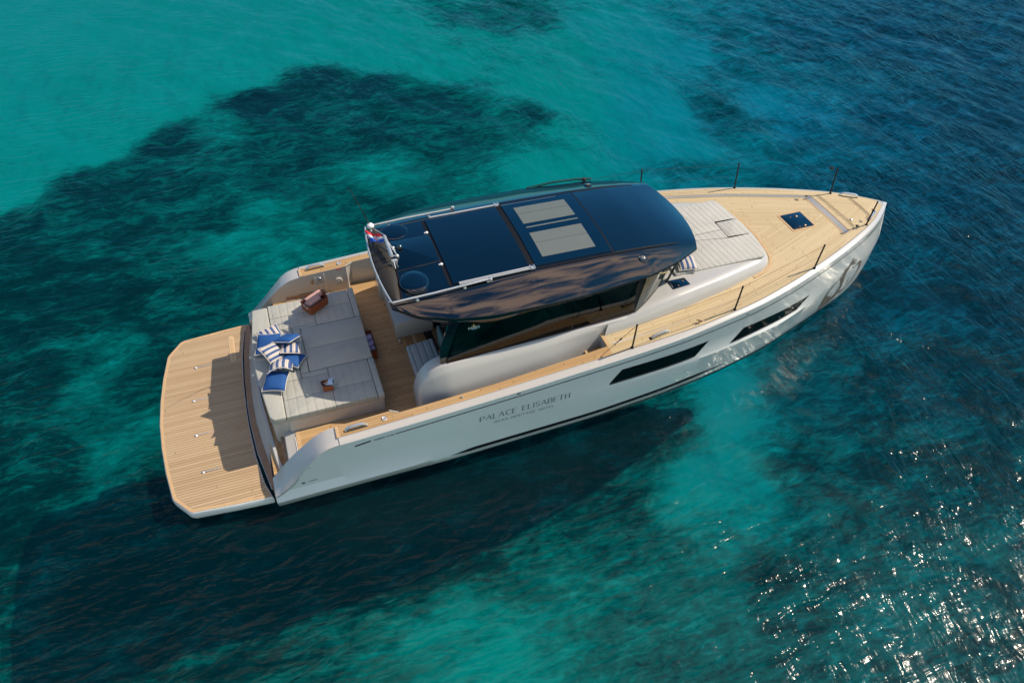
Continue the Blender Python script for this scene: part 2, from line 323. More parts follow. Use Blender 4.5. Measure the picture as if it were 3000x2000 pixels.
ZK=smooth_curve([(6,1.12),(7.9,1.18),(9.4,1.2),(10.7,1.14),(12.35,1.1),(13.3,1.12),(16,1.2)],sig=.3)
def amp_k(x): return float(np.interp(x,[6.8,8.0,11,12.3,13.0,13.9],[0,.02,.035,.06,.05,0]))
def amp_s(x): return float(np.interp(x,[1.7,4.3,5.5],[.085,.075,0]))
def topz(x): return float(SHEER(x)-.04) if x>=3.1 else float(OUT_TOP(x))
def section(x):
    """list of (z,y) of the starboard half section, keel to band edge, positive y"""
    zt=topz(x); zk=float(ZK(x)); a=amp_k(x); s=amp_s(x)
    rows=[(-.7,0.0),(-.3,float(YW(x))*.82),(-.0,float(YW(x))),(.2,float(Y02(x)))]
    y6=float(Y6(x)); y10=float(Y10(x)); yb=float(BAND(x))
    ze=.43; zf=.6
    rows+= [(ze,float(Y02(x))*(1-.57)+y6*.57+s),(zf,y6)]
    zk0=min(zk-.05,zt-.05); 
    rows+=[(zk-.07,y6+(y10-y6)*(zk-.07-.6)/.45+a),(zk,y6+(y10-y6)*(zk-.6)/.45)]
    zm=(zk+zt-.1)/2
    ybm=lambda z:y10+(yb-y10)*max(0,(z-1.05))/max(.05,(float(SHEER(x))-.04-1.05))
    rows+=[(zm,ybm(zm)),(zt-.1,ybm(zt-.1)),(zt,ybm(zt))]
    # keep monotonic under a low stern profile
    out=[]; 
    for z,y in rows:
        if z>zt: z=zt
        out.append((z,y))
    return out
def hull_y(x,z):
    r=section(x); return float(np.interp(z,[a for a,b in r],[b for a,b in r]))
# ================================================ YACHT
Y=empty('yacht',(8,0,0),'white motor yacht with black hardtop, teak decks and aft sun pad, floating on the sea','yacht')
TE=smooth_curve([(1.7,2.31),(3.1,2.33),(5.6,2.325),(7.8,2.295),(9,2.26),(10.2,2.19),(11.5,1.985),(12.66,1.66),(13.7,1.28),(14.45,.975),(15.2,.635),(15.7,.32),(16.0,.06)],sig=.2)
INR=smooth_curve([(4.17,2.155),(6,2.15),(7.5,2.09),(8.2,2.05),(9,2.03),(10.2,1.96),(11.5,1.75),(12.66,1.42),(13.7,1.04),(14.45,.76),(15.2,.45),(15.9,.02)],sig=.1)
def inn(x): return 2.07 if x<=4.05 else (float(np.interp(x,[4.05,4.17],[2.07,2.155])) if x<4.17 else float(INR(x)))
FLOOR=1.05
# ---- hull shell
st=list(np.linspace(0,.86,110))+list(np.linspace(.865,1,40))
P=[]
for s in st:
    row=[]
    xb=1.85+(16.25-1.85)*s
    zs_=[z for z,y in section(xb)]
    for k,z in enumerate(zs_):
        x=1.85+(xstem(z)-1.85)*s
        z2,y2=section(min(x,16.37))[k]
        if s>=1: y2=0
        row.append((x,-y2,z2))
    P.append(row+[(x,-y,z) for x,y,z in row[-2::-1][0:0]])
full=[]
for row in P: full.append(row[::-1]+[(x,-y,z) for x,y,z in row[1:]])
V,F=grid(full); k=len(full[0]); F.append(tuple(range(k)))
mk('hull',V,F,HULLW,Y,smooth=28)
# ---- bulwark caps and inner walls
mbk=MB()
xs=sorted(set([1.86,1.9,1.95]+list(np.arange(2.0,3.2,.05))+[3.1,3.11]+list(np.arange(3.2,8.2,.1))+[4.05,4.17,8.2]))
for sg in (-1,1):
    G=[]
    for x in xs:
        zt=topz(x); yb=float(BAND(x)) if x>3.1 else 2.45; it=float(IN_TOP(x)) if x<3.1 else float(SHEER(x))
        te=float(TE(x)) if x>3.1 else 2.33; tz=float(SHEER(x)) if x>3.1 else zt*.3+it*.7
        wz=FLOOR-.02 if x>2.3 else .46
        wz=min(wz,it-.01)
        G.append([(x,sg*yb,zt),(x,sg*(yb*.55+te*.45),zt*.5+tz*.5+.008),(x,sg*te,tz),(x,sg*inn(x),it),(x,sg*(inn(x)+(.09 if x>4.1 and x<8 else 0)),wz)])
    V,F=grid(G); mbk.add(V,F)
G=[]
for x in list(np.arange(8.2,16.0,.1))+[16.02]:
    G.append([(x,-float(BAND(x)),topz(x)),(x,-(float(BAND(x))*.55+float(TE(x))*.45),float(SHEER(x))-.012),(x,-float(TE(x)),float(SHEER(x)))])
for sg in (-1,1):
    Q=[[(a[0],a[1]*(-sg),a[2]) for a in r] for r in G]
    # stem closing
    Q.append([(16.19,0,topz(16.1)),(16.12,0,2.115),(16.04,0,float(SHEER(16)))])
    V,F=grid(Q); mbk.add(V,F)
V,F=grid([[(x,y*float(TE(x)),float(SHEER(x))-.003) for y in np.linspace(-1,1,5)] for x in np.linspace(15.6,16.02,8)]+[[(16.12,y*.001,2.114) for y in np.linspace(-1,1,5)]]); mbk.add(V,F)
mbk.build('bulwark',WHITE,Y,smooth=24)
# ---- teak on the gunwale (rim), each side
for nm,xs,mt in (('gunwale_teak',[3.12]+list(np.arange(3.2,4.05,.1))+[4.05,4.17]+list(np.arange(4.25,8.2,.1))+[8.2],TEAK),('foredeck_rim_teak',list(np.arange(8.2,15.95,.1))+[15.95],TEAKF)):
    mbg=MB()
    for sg in (-1,1):
        G=[];U=[]
        for x in xs:
            o=float(TE(x))-.006; i=inn(x)+.004 if x<8.2 else inn(x); z=float(SHEER(x))+.004
            i=max(0,min(i,o-.01)); r=[(x,sg*(o+(i-o)*t),z) for t in (0,.5,1)]; G.append(r); U+=[(x,(o-i)*t+.0005) for t in (0,.5,1)]
        V,F=grid(G); mbg.add(V,F,U)
    mbg.build(nm,mt,Y,smooth=30)
# ---- foredeck (recessed) and its riser
def dd(x): return float(np.interp(x,[8.2,9.5,12,15.5],[.0,.02,.05,.055]))
DE=14.47
mbd=MB(); G=[];U=[]
for x in list(np.arange(8.2,DE,.09))+[DE]:
    e=inn(x)-.004; z=float(SHEER(x))-dd(x); r=[]
    for t in np.linspace(-1,1,17):
        y=e*t; r.append((x,y,z+.03*(1-t*t))); U.append((x,(float(TE(x))-abs(y))*.97))
    G.append(r)
V,F=grid(G); mbd.add(V,F,U); 
G=[];U=[]
for x in [DE+.09]+list(np.arange(DE+.15,15.9,.09))+[15.9]:
    e=inn(x); z=float(SHEER(x)); r=[]
    for t in np.linspace(-1,1,9):
        y=e*t; r.append((x,y,z+.004+.012*(1-t*t))); U.append((x,(float(TE(x))-abs(y))*.97))
    G.append(r)
V,F=grid(G); mbd.add(V,F,U)
mbd.build('foredeck_teak',TEAKF,Y,smooth=30)
mbr=MB()
for sg in (-1,1):
    G=[[(x,sg*inn(x),float(SHEER(x))+.002),(x,sg*(inn(x)-.03),float(SHEER(x))-dd(x)+.004)] for x in list(np.arange(8.3,DE,.1))+[DE]]
    V,F=grid(G); mbr.add(V,F)
e=inn(DE)
z=float(SHEER(DE)); V,F=grid([[(DE+.09,y,z+.006+.01*(1-(y/e)**2)),(DE,y,z-.055+.03*(1-(y/e)**2))] for y in np.linspace(-e,e,13)]); mbr.add(V,F)
mbr.build('deck_riser',mat('riser_grey',(.56,.55,.52),.4),Y,smooth=30)
mbp=MB()
for x0,x1 in ((DE-.035,DE-.005),(DE+.095,DE+.125)):
    V,F=grid([[(x0,y,(z-.048 if x0<DE else z+.010)+(.03 if x0<DE else .012)*(1-(y/e)**2)),(x1,y,(z-.048 if x0<DE else z+.010)+(.03 if x0<DE else .012)*(1-(y/e)**2))] for y in np.linspace(-e*.98,e*.98,13)]); mbp.add(V,F)
mbp.build('deck_margin',TEAKPLAIN,Y)
# fine hatch lines of the anchor locker
ml=MB()
zz=2.178
for a,b in (((14.71,.66),(14.74,-.62)),((14.745,.655),(14.775,-.60)),((15.36,.33),(15.36,-.36)),((15.385,.33),(15.385,-.35)),((15.36,-.36),(15.22,-.44))):
    ml.tube([(a[0],a[1],zz),((a[0]+b[0])/2,(a[1]+b[1])/2,zz+.006),(b[0],b[1],zz)],.004,6)
ml.build('locker_seam',mat('seam_brown',(.12,.07,.04),.6),Y)
# ---- cockpit, side decks, cabin floor
mf=MB()
def sheet(mb,x0,x1,y0,y1,z,n=1):
    mb.add([(x0,y0,z),(x1,y0,z),(x1,y1,z),(x0,y1,z)],[(0,1,2,3)])
sheet(mf,2.42,8.2,-2.28,2.28,FLOOR); sheet(mf,8.2,9.9,-1.5,1.5,FLOOR)
sheet(mf,1.9,2.17,-2.07,2.07,.74)
for sg in (-1,1):
    y0,y1=sorted((sg*1.55,sg*2.12)); sheet(mf,5.0,7.66,*sorted((sg*1.7,sg*2.16)),1.24); sheet(mf,7.87,8.19,y0,y1,1.65); sheet(mf,7.66,7.875,y0,y1,1.35)  # raised side-deck sheet is unseen, added to bounce warm light onto the coaming
mf.build('cockpit_sole',TEAK,Y)
# risers of the side-deck steps (white) and margins
ms=MB()
for sg in (-1,1):
    y0,y1=sorted((sg*1.55,sg*2.1))
    ms.box(8.195,8.26,y0,y1,1.1,1.915); ms.box(7.88,8.19,y0,y1,1.1,1.645); ms.box(7.67,7.879,y0,y1,1.06,1.345)
ms.build('step_riser',WHITE,Y)
mm=MB()
for sg in (-1,1):
    y0,y1=sorted((sg*1.6,sg*2.06)); mm.box(8.185,8.25,y0,y1,1.9,float(SHEER(8.2))+.008); mm.box(7.865,7.93,y0,y1,1.62,1.656)
mm.box(2.40,2.47,-2.06,-1.2,FLOOR-.02,FLOOR+.006); mm.box(1.995,2.045,-2.03,-.4,.70,.747)
for sg in (-1,1):
    o=float(TE(3.1)); mm.box(3.085,3.14,*sorted((sg*2.08,sg*o)),1.60,float(SHEER(3.1))+.008)
mm.build('teak_margin_board',TEAKPLAIN,Y)
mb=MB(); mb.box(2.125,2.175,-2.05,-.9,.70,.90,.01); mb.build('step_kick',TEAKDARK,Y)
# white inclined transom gate block between the steps
mb=MB(); V=[];
prof=[(2.17,.70),(2.18,.93),(2.21,1.0),(2.40,1.045),(2.40,.70)]
for y in (-2.065,-1.22): V+=[(x,y,z) for x,z in prof]
n=len(prof); mb.add(V,[tuple(range(n))[::-1],tuple(range(n,2*n))]+[(i,(i+1)%n,n+(i+1)%n,n+i) for i in range(n)])
mb.build('transom_step',WHITE,Y,smooth=30)
mb=MB(); mb.box(2.378,2.390,-1.95,-1.62,1.046,1.052,.002); mb.build('step_light',WPLAST,Y)
# ---- swim platform
half=[(1.80,2.31),(1.2,2.27),(.47,2.20),(.40,2.17),(.17,1.87),(.13,1.80),(.03,1.19),(-.03,.6),(-.055,0)]
outl=[(x,-y) for x,y in half]+[(x,y) for x,y in half[-2::-1]]
front=[(1.8,2.31),(1.69,1.95),(1.60,1.3),(1.56,.6),(1.55,0)]
fr=front[1:]+[(x,-y) for x,y in front[-2:0:-1]]
outl2=outl+[(x,y) for x,y in fr]
mb=MB(); P0=outl2
mb.loops([[(x,y,z) for x,y in inset(P0,i)] for i,z in ((.10,.14),(.02,.24),(0,.30),(0,.425),(.012,.44))])
mb.build('swim_platform',HULLW,Y,smooth=40)
mb=MB(); Q=inset(P0,.02); mb.add([(x,y,.446) for x,y in Q],[tuple(range(len(Q)))],[(x,y+.01) for x,y in Q]); mb.build('platform_teak',TEAKP,Y)
mb=MB(); A=inset(P0,.018); B=inset(P0,.075); n=len(A); nn=len(outl)
V=[(x,y,.450) for x,y in A]+[(x,y,.450) for x,y in B]; mb.add(V,[(i,(i+1),n+(i+1),n+i) for i in range(nn-1)]); mb.build('platform_margin',TEAKPLAIN,Y)
mb=MB()
for x0,x1,y in ((.67,.97,1.3),(.59,.87,.40),(.59,.88,-.49),(.67,.98,-1.385)):
    mb.box(x0,x1,y-.010,y+.010,.447,.462,.004); mb.lathe((x0,y,.447),[(.028,0),(.028,.012),(.018,.02)],14)
mb.build('recessed_handle',STEEL,Y)
mb=MB(); mb.loops([[(x,y,z) for x,y in roundpoly([(1.36,1.25),(1.47,1.25),(1.47,2.02),(1.36,2.02)],.05)] for z in (.447,.4535)]); mb.build('ladder_lid',mat('light_teak',(.62,.45,.27),.55),Y)
mb=MB(); mb.loops([[(x,y,z) for x,y in roundpoly([(1.385,1.28),(1.445,1.28),(1.445,1.97),(1.385,1.97)],.03)] for z in (.447,.457)]); mb.build('ladder_lid_panel',TEAKPLAIN,Y)
# transom: teak strip, rubber gap, white transom
so=[(1.80,2.2),(1.755,1.95),(1.68,1.44),(1.625,.62),(1.61,0),(1.62,-.54),(1.68,-1.27),(1.80,-1.94),(1.86,-2.25),(1.88,-2.4)]
si=[(1.89,2.2),(1.84,1.95),(1.755,1.42),(1.70,.62),(1.685,0),(1.70,-.54),(1.755,-1.1),(1.83,-1.62),(1.915,-2.1),(1.965,-2.28)]
tp=[(1.97,2.06),(1.93,1.8),(1.87,1.3),(1.835,.62),(1.825,0),(1.845,-.4),(1.90,-1.0),(1.955,-1.55),(1.99,-1.85),(2.04,-2.06)]
def dens(c,n=40):
    c=np.array(c); t=np.linspace(0,len(c)-1,n); return [(float(np.interp(q,range(len(c)),c[:,0])),float(np.interp(q,range(len(c)),c[:,1]))) for q in t]
so=[(x-.034,y) for x,y in so]; so,si,tp=dens(so),dens(si),dens(tp)
mb=MB(); V,F=grid([[(a[0],a[1],.50),(b[0],b[1],.507)] for a,b in zip(so,si)]); mb.add(V,F)
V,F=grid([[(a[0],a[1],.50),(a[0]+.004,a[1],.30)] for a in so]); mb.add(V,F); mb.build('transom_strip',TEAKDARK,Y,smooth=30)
mb=MB(); V,F=grid([[(a[0],a[1],.506),(a[0]*.9+b[0]*.1,a[1]*.9+b[1]*.1,.53),(b[0],b[1],.80),(b[0]+.05,b[1],.80),(b[0]+.06,b[1],.7)] for a,b in zip(si,tp)]); mb.add(V,F); mb.build('transom',WHITE,Y,smooth=40)
mb=MB(); mb.box(1.84,1.86,-2.40,-2.30,.30,.46,.005); mb.tube([(a[0]-.025,a[1],.450) for a in so[2:-2]],.008,6); mb.build('rubber_gap',GROOVE,Y)
mb=MB(); mb.tube([(1.66,1.25,.46),(1.60,.6,.46),(1.575,0,.46),(1.585,-.5,.46),(1.645,-1.3,.46),(1.70,-1.6,.46),(1.80,-2.15,.46)],.010,8); mb.build('hinge_rail',STEEL,Y)
mb=MB()
for y in (.38,-.10): mb.lathe((1.86,y,1.28),[(.028,0),(.028,.02),(.018,.03)],14)
mb.build('deck_light',WPLAST,Y)
# ---- aft sun pad
SP=1.5
SUN=obj=None
PAD=MB(); base=[(2.06,-1.40),(1.98,-.74),(1.94,0),(1.98,.74),(2.06,1.42),(4.03,1.50),(4.03,-1.46)]
PAD.loops([[(x,y,z) for x,y in roundpoly(base,.05)] for z in (.72,1.40)]); PAD.build('sunpad_base',WHITE,Y,smooth=40)
PAD=MB(); base=[(2.33,-1.475),(2.33,1.50),(4.06,1.515),(4.06,-1.485)]
PAD.loops([[(x,y,z) for x,y in roundpoly(base,.04)] for z in (1.05,1.385)]); PAD.build('sunpad_plinth',WHITE,Y,smooth=40)
def cush(name,P,m,z0=SP-.14,z1=SP,r=.028): 
    mb=MB(); pad(mb,P,z0,z1,r); return mb.build(name,m,Y,smooth=60)
g=.006
cush('bolster_cushion',[(2.05,-1.42),(1.975,-.74),(1.925,-.2),(1.92,.2),(1.945,.6),(2.03,1.46),(2.33-g,1.47),(2.33-g,-1.505),(2.12,-1.505)],CUSH,z1=SP+.012)
for (x0,x1,y0,y1,m) in ((2.337,3.192,-1.505,-1.103,CUSHX),(3.20,3.94,-1.50,-1.105,CUSHX),(2.34,3.19,-1.095,-.67,CUSHX),(3.20,3.94,-1.095,-.55,CUSHX),
        (2.34,3.19,1.115,1.50,CUSHX),(3.20,3.94,1.125,1.53,CUSHX),(2.34,3.19,.73,1.105,CUSHX),(3.20,3.94,.67,1.115,CUSHX),
        (2.34,2.71,-.66,.72,CUSHX),(2.88,4.05,-.53,.05,CUSH),(2.88,4.05,.06,.65,CUSH),(2.72,3.19,-.66,-.55,CUSH),(2.72,3.19,.66,.72,CUSH),(2.72,2.865,-.54,.65,CUSH)):
    cush('seat_cushion',[(x0-.0015,y0-.0015),(x1+.0015,y0-.0015),(x1+.0015,y1+.0015),(x0-.0015,y1+.0015)],m,r=.010)
cush('side_bolster',[(3.95,-1.51),(4.07,-1.51),(4.07,-.55),(3.95,-.55)],CUSH,z1=SP+.01); cush('side_bolster',[(3.95,.67),(4.07,.67),(4.07,1.56),(3.95,1.56)],CUSH,z1=SP+.01)
# port bulwark fittings
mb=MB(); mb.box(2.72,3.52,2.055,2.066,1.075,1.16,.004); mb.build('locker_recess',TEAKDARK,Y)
mb=MB(); mb.box(2.70,3.54,2.045,2.07,1.045,1.068,.006); mb.build('locker_lip',WHITE,Y)
mb=MB(); mb.box(3.38,3.57,2.050,2.067,1.32,1.35,.004); mb.box(3.37,3.39,2.050,2.067,1.35,1.54,.004); mb.box(3.56,3.58,2.05,2.067,1.05,1.58,.004); mb.build('shower_recess_frame',WHITE,Y)
mb=MB(); mb.box(3.395,3.56,2.056,2.068,1.352,1.53,.004); mb.build('shower_recess',mat('recess_grey',(.36,.37,.38),.4),Y)
mb=MB(); mb.lathe((3.47,2.05,1.48),[(.04,0),(.035,.015),(.015,.03)],16,axis=(0,-1,0)); mb.build('shower_mixer',STEELD,Y)
mb=MB(); mb.box(3.28,3.34,2.05,2.068,1.38,1.47,.006); mb.build('socket_cover',mat('tan_plastic',(.34,.2,.10),.5),Y)
mb=MB(); mb.lathe((3.85,2.06,1.34),[(.085,0),(.085,.03),(.07,.04),(.06,.035)],28,axis=(0,-1,0)); mb.lathe((3.85,2.04,1.34),[(.02,0),(.012,.03)],12,axis=(0,-1,0)); mb.build('round_inlet',WHITE,Y)
mb=MB(); mb.box(3.84,3.95,2.062,2.070,1.615,1.64,.003); mb.build('red_label',mat('label_red',(.5,.08,.06),.5),Y)
# ---- coaming of the cabin sides and aft ends
def zc(x): return float(np.interp(x,[4.60,4.64,4.70,4.8,4.92,5.08,5.25,8.3,8.9],[1.45,1.66,1.82,1.96,2.06,2.13,2.16,2.16,2.17]))
mb=MB()
for sg in (-1,1):
    G=[]
    for x in [4.60,4.61,4.64,4.67,4.70,4.75,4.8,4.86,4.92,5.0,5.08,5.16,5.25]+list(np.arange(5.5,9.5,.25)):
        z=zc(x); h=z-FLOOR; k=float(np.interp(x,[4.6,4.7],[.90,1.0])); ex=float(np.interp(x,[4.6,5.2,7.2,8.2,9.4],[-.10,0,0,-.17,-.24]))
        ty=float(np.interp(x,[4.6,5.2,7,8.8,9.4],[1.72,1.745,1.70,1.62,1.45]))
        G.append([(x,sg*1.50,FLOOR-.01),(x,sg*1.50,z),(x,sg*(1.52),z+.004),(x,sg*ty,z),(x,sg*(ty+.05),z-.03),(x,sg*(ty+.11+.3*ex),z-.14),(x,sg*(ty+.20+.6*ex),z-.34*h),(x,sg*(ty+.27+ex),z-.56*h),(x,sg*(ty+.31+ex),z-.76*h),(x,sg*(ty+.31+ex),FLOOR-.01)])
    k=len(G[0]); V,F=grid(G); F.append(tuple(range(k))); mb.add(V,F)
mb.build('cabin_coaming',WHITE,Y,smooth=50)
# ---- foredeck trunk
ob=[(8.25,1.80),(9.16,1.75),(9.98,1.655),(10.96,1.49),(11.89,1.26),(12.14,1.18),(12.33,1.04),(12.43,.84),(12.49,.5),(12.52,.2)]
ob=roundpoly(ob,.12,3)[3:-3]; ob=[(8.25,1.80)]+ob+[(12.52,.2)]
full=[(x,-y) for x,y in ob]+[(x,y) for x,y in ob[::-1]]
def ztr(x): return float(np.interp(x,[8.2,9,9.6,11,12.0,12.6],[2.15,2.2,2.28,2.30,2.27,2.25]))
def zdk(x): return float(SHEER(x))-dd(x)-.01
I=[full,inset(full,.03),inset(full,.09),inset(full,.17),inset(full,.24)]
rows=[]
for (x,y),(a,b),(c,d),(e_,f_),(g_,h_) in zip(*I):
    zt=ztr(x); zd=zdk(x)
    rows.append([(x,y,zd),(a,b,zd+(zt-zd)*.45),(c,d,zt-.05),(e_,f_,zt-.012),(g_,h_,zt)])
mb=MB(); V,F=grid(rows); mb.add(V,F); n=len(rows)//2
cen=[]
for i in range(n): 
    a=rows[i][4]; b=rows[-1-i][4]; cen.append([a,(a[0],a[1]*.5,a[2]+.012),(a[0],0,a[2]+.016),(b[0],b[1]*.5,b[2]+.012),b])
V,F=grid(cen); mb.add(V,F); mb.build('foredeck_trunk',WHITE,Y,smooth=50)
mb=MB(); A=inset(full,-.012); B=inset(full,-.07); i0=[i for i,(x,y) in enumerate(full) if x>11.6]
V,F=grid([[(A[i][0],A[i][1],zdk(A[i][0])+.022+.028*(1-(A[i][1]/inn(A[i][0]))**2)),(B[i][0],B[i][1],zdk(B[i][0])+.022+.028*(1-(B[i][1]/inn(B[i][0]))**2))] for i in i0]); mb.add(V,F); mb.build('trunk_teak_border',TEAKPLAIN,Y)
zp=lambda x,y: ztr(x)+.010*(1-abs(y))
def fc(name,P):
    mb=MB(); pad(mb,P,-.005,.055,.02,zf=zp); mb.U=[(v[0]+.09*v[1],v[1]) for v in mb.V]; return mb.build(name,CUSHF,Y,smooth=60)
fc('foredeck_cushion',[(10.1,-1.03),(12.12,-1.04),(12.21,-.98),(12.245,-.8),(12.30,-.28),(11.74,-.28),(11.74,-.012),(10.1,-.012)])
fc('foredeck_cushion',[(10.1,1.03),(12.12,1.04),(12.21,.98),(12.245,.8),(12.31,.262),(11.74,.262),(11.74,-.004),(10.1,-.004)][::-1])
fc('cushion_lid',[(11.75,-.27),(12.285,-.27),(12.285,.252),(11.75,.252)])
# ---- hatches
def hatch(name,P,z0,th,m,zf=None):
    mb=MB(); pad(mb,P,z0,z0+th,.012,zf=zf); return mb.build(name,m,Y,smooth=40)
zh=float(SHEER(13.7))-dd(13.7)+.026
q=hatch('deck_hatch',[(13.46,-.27),(13.985,-.27),(13.985,.265),(13.46,.265)],zh,.022,SKYL)
mb=MB(); Po=[(13.41,-.32),(14.035,-.32),(14.035,.315),(13.41,.315)]; mb.loops([[(x,y,z) for x,y in roundpoly(Po,.06)] for z in (zh-.03,zh+.008)]); mb.build('hatch_surround',TEAKPLAIN,Y,smooth=40)
mb=MB()
for x,y,r in ((13.79,.13,.03),(13.78,-.215,.03),(13.64,.14,.016),(13.64,-.22,.016)): mb.lathe((x,y,zh+.02),[(r,0),(r*.9,.012),(r*.5,.02)],14)
mb.build('hatch_knob',mat('bronze_knob',(.38,.26,.14),.35,metal=.6),Y)
hatch('side_hatch',[(9.85,-1.10),(10.25,-1.11),(10.27,-1.33),(9.87,-1.36)],2.275,.025,SKYL)
mb=MB(); mb.lathe((10.02,-1.29,2.298),[(.018,0),(.012,.01)],12); mb.lathe((10.17,-1.2,2.298),[(.018,0),(.012,.01)],12); mb.build('hatch_hinge',mat('hinge_bronze',(.38,.26,.14),.35,metal=.6),Y)
# ================================================ hardtop
ye=smooth_curve([(4.40,1.10),(4.83,1.42),(5.4,1.62),(6.1,1.72),(7,1.745),(7.8,1.73),(9.15,1.60),(9.8,1.42),(10.35,1.17),(10.6,1.05)],sig=.08)
zcr=smooth_curve([(4.3,3.24),(5.5,3.30),(7,3.335),(8.6,3.315),(9.4,3.27),(10.0,3.19),(10.4,3.10),(10.7,3.0)],sig=.12)
zgr=smooth_curve([(4.3,3.22),(5.5,3.25),(7,3.28),(8.6,3.25),(9.4,3.21),(10.0,3.15),(10.4,3.09),(10.7,3.02)],sig=.12)
zev=smooth_curve([(4.4,3.19),(4.83,3.11),(5.4,3.075),(6,3.05),(9,3.04),(10.3,3.06),(10.7,3.03)],sig=.1)
fas=smooth_curve([(4.4,.05),(4.8,.08),(5.3,.15),(6.1,.17),(6.9,.09),(9,.07),(10.3,.06),(10.7,.06)],sig=.1)
def top_z(x,y):
    a=abs(y); e=float(ye(x)); g=min(1.05,e-.02)
    if a<=g: return float(zgr(x))+(float(zcr(x))-float(zgr(x)))*(1-(a/g)**2)
    t=min(1,(a-g)/max(.01,e-g)); return float(zgr(x))+(float(zev(x))-float(zgr(x)))*(t*.75+.25*t*t)
rows=[]
for s in list(np.linspace(0,.95,90))+list(np.linspace(.955,1,12)):
    r=[]
    for sg,fr in [(-1,f) for f in (1,.97,.94,.88,.8,.72,.66,.6,.45,.3,.15)]+[(1,f) for f in (0,.15,.3,.45,.6,.66,.72,.8,.88,.94,.97,1)]:
        w_=fr; xa=4.365+.085*w_**2; xf=10.585-.27*w_**2.2; x=xa+(xf-xa)*s; y=sg*fr*float(ye(x)); r.append((x,y,top_z(x,y)))
    b=r[0]; c=r[-1]; f=float(fas(b[0]))
    lo=lambda p,k,dz:(p[0],p[1]*k,p[2]-dz)
    r=[lo(b,.62,f+.04),lo(b,.97,f+.03),lo(b,.99,f),lo(b,1.006,f*.5),lo(b,1.003,.012)]+r+[lo(c,1.003,.012),lo(c,1.006,f*.5),lo(c,.99,f),lo(c,.97,f+.03),lo(c,.62,f+.04)]
    rows.append(r)
V,F=grid(rows); k=len(rows[0]); F+=[tuple(range(k)),tuple((len(rows)-1)*k+i for i in range(k))]
F+=[((i+1)*k,i*k,i*k+k-1,(i+1)*k+k-1) for i in range(len(rows)-1)]
mk('hardtop',V,F,BLACK,Y,smooth=26)
def patch(name,x0,x1,y0,y1,dz,m,nx=14,ny=9,edge=.02,zf=top_z,r=0,sub=None):
    mb=MB(); P=roundpoly([(x0,y0),(x1,y0),(x1,y1),(x0,y1)],.03) ; 
    G=[[(x,y,zf(x,y)+dz) for y in np.linspace(y0,y1,ny)] for x in np.linspace(x0,x1,nx)]
    V,F=grid(G); mb.add(V,F)
    for line in ([(x0,y) for y in np.linspace(y0,y1,ny)],[(x1,y) for y in np.linspace(y1,y0,ny)],[(x,y1) for x in np.linspace(x0,x1,nx)],[(x,y0) for x in np.linspace(x1,x0,nx)]):
        V,F=grid([[(a,b,zf(a,b)+dz),(a,b,zf(a,b)-.004)] for a,b in line]); mb.add(V,F)
    return mb.build(name,m,sub or Y,smooth=30)
patch('sliding_roof_panel',5.575,6.98,-.985,.945,.022,BLACK)
patch('roof_gap',6.981,7.10,-1.02,1.0,.003,GROOVE,nx=3)
patch('roof_gap',5.50,5.574,-1.0,.97,.002,GROOVE,nx=3)
patch('skylight',7.10,8.60,-.99,.99,.018,SKYL)
z2=lambda x,y: top_z(x,y)+.018
for a in ((7.30,8.36,.18,.76),(7.30,8.35,-.81,-.12)):
    patch('roof_blind',*a,.0035,BLIND,zf=z2)
patch('blind_rail',7.31,8.36,.04,.075,.0035,BLIND,zf=z2); patch('blind_rail',7.10,8.25,.92,.935,.003,mat('rail_grey',(.10,.14,.17),.4),zf=z2)
for a in ((7.30,8.36,.52),(7.30,8.35,-.42)):
    mb=MB(); mb.tube([(x,a[2],z2(x,a[2])+.0045) for x in np.linspace(a[0],a[1],8)],.0035,5); mb.build('blind_seam',mat('seam_grey',(.08,.09,.09),.6),Y)
patch('roof_gap',8.60,8.64,-1.03,1.03,.0025,GROOVE,nx=3)
for sg in (-1,1):
    mb=MB(); xs=np.linspace(7.1,10.0,30); V=[];
    G=[]
    for x in xs:
        wd=.026*min(1,(10.02-x)/.8); G.append([(x,sg*(1.045-wd),top_z(x,1.045)+.004),(x,sg*(1.045+wd),top_z(x,1.045)+.003)])
    V,F=grid(G); mb.add(V,F); mb.build('roof_channel',GROOVE,Y)
    mb=MB(); mb.tube([(x,sg*1.018,top_z(x,1.018)+.004) for x in np.linspace(8.66,10.0,16)],.006,6); mb.build('channel_trim',BLACK,Y)
# aft hood: canvas roll, straps and rails
mb=MB(); G=[]
for y in np.linspace(-1.08,1.04,40):
    xa=4.385+.085*(abs(y)/1.1)**2+.02; xb=4.72-.10*(abs(y)/1.1)**2.0+ (0.02 if y>0 else 0)
    xs=np.linspace(xa,xb,9); G.append([(x,y,top_z(x,y)+.004+.05*math.sin(math.pi*(x-xa)/(xb-xa))**.7) for x in xs])
V,F=grid(G); mb.add(V,F); mb.build('folded_awning',COVER,Y,smooth=60)
mb=MB()
for y in (.22,.02,-.20):
    G=[]
    for yy in (y-.012,y+.012):
        xa=4.385+.02; xb=4.722; xs=np.linspace(xa,xb,11); G.append([(x,yy+.0,top_z(x,y)+.009+.052*math.sin(math.pi*min(1,max(0,(x-xa)/(xb-xa))))**.7) for x in xs])
    V,F=grid(G); mb.add(V,F)
mb.build('awning_strap',ROPE,Y)
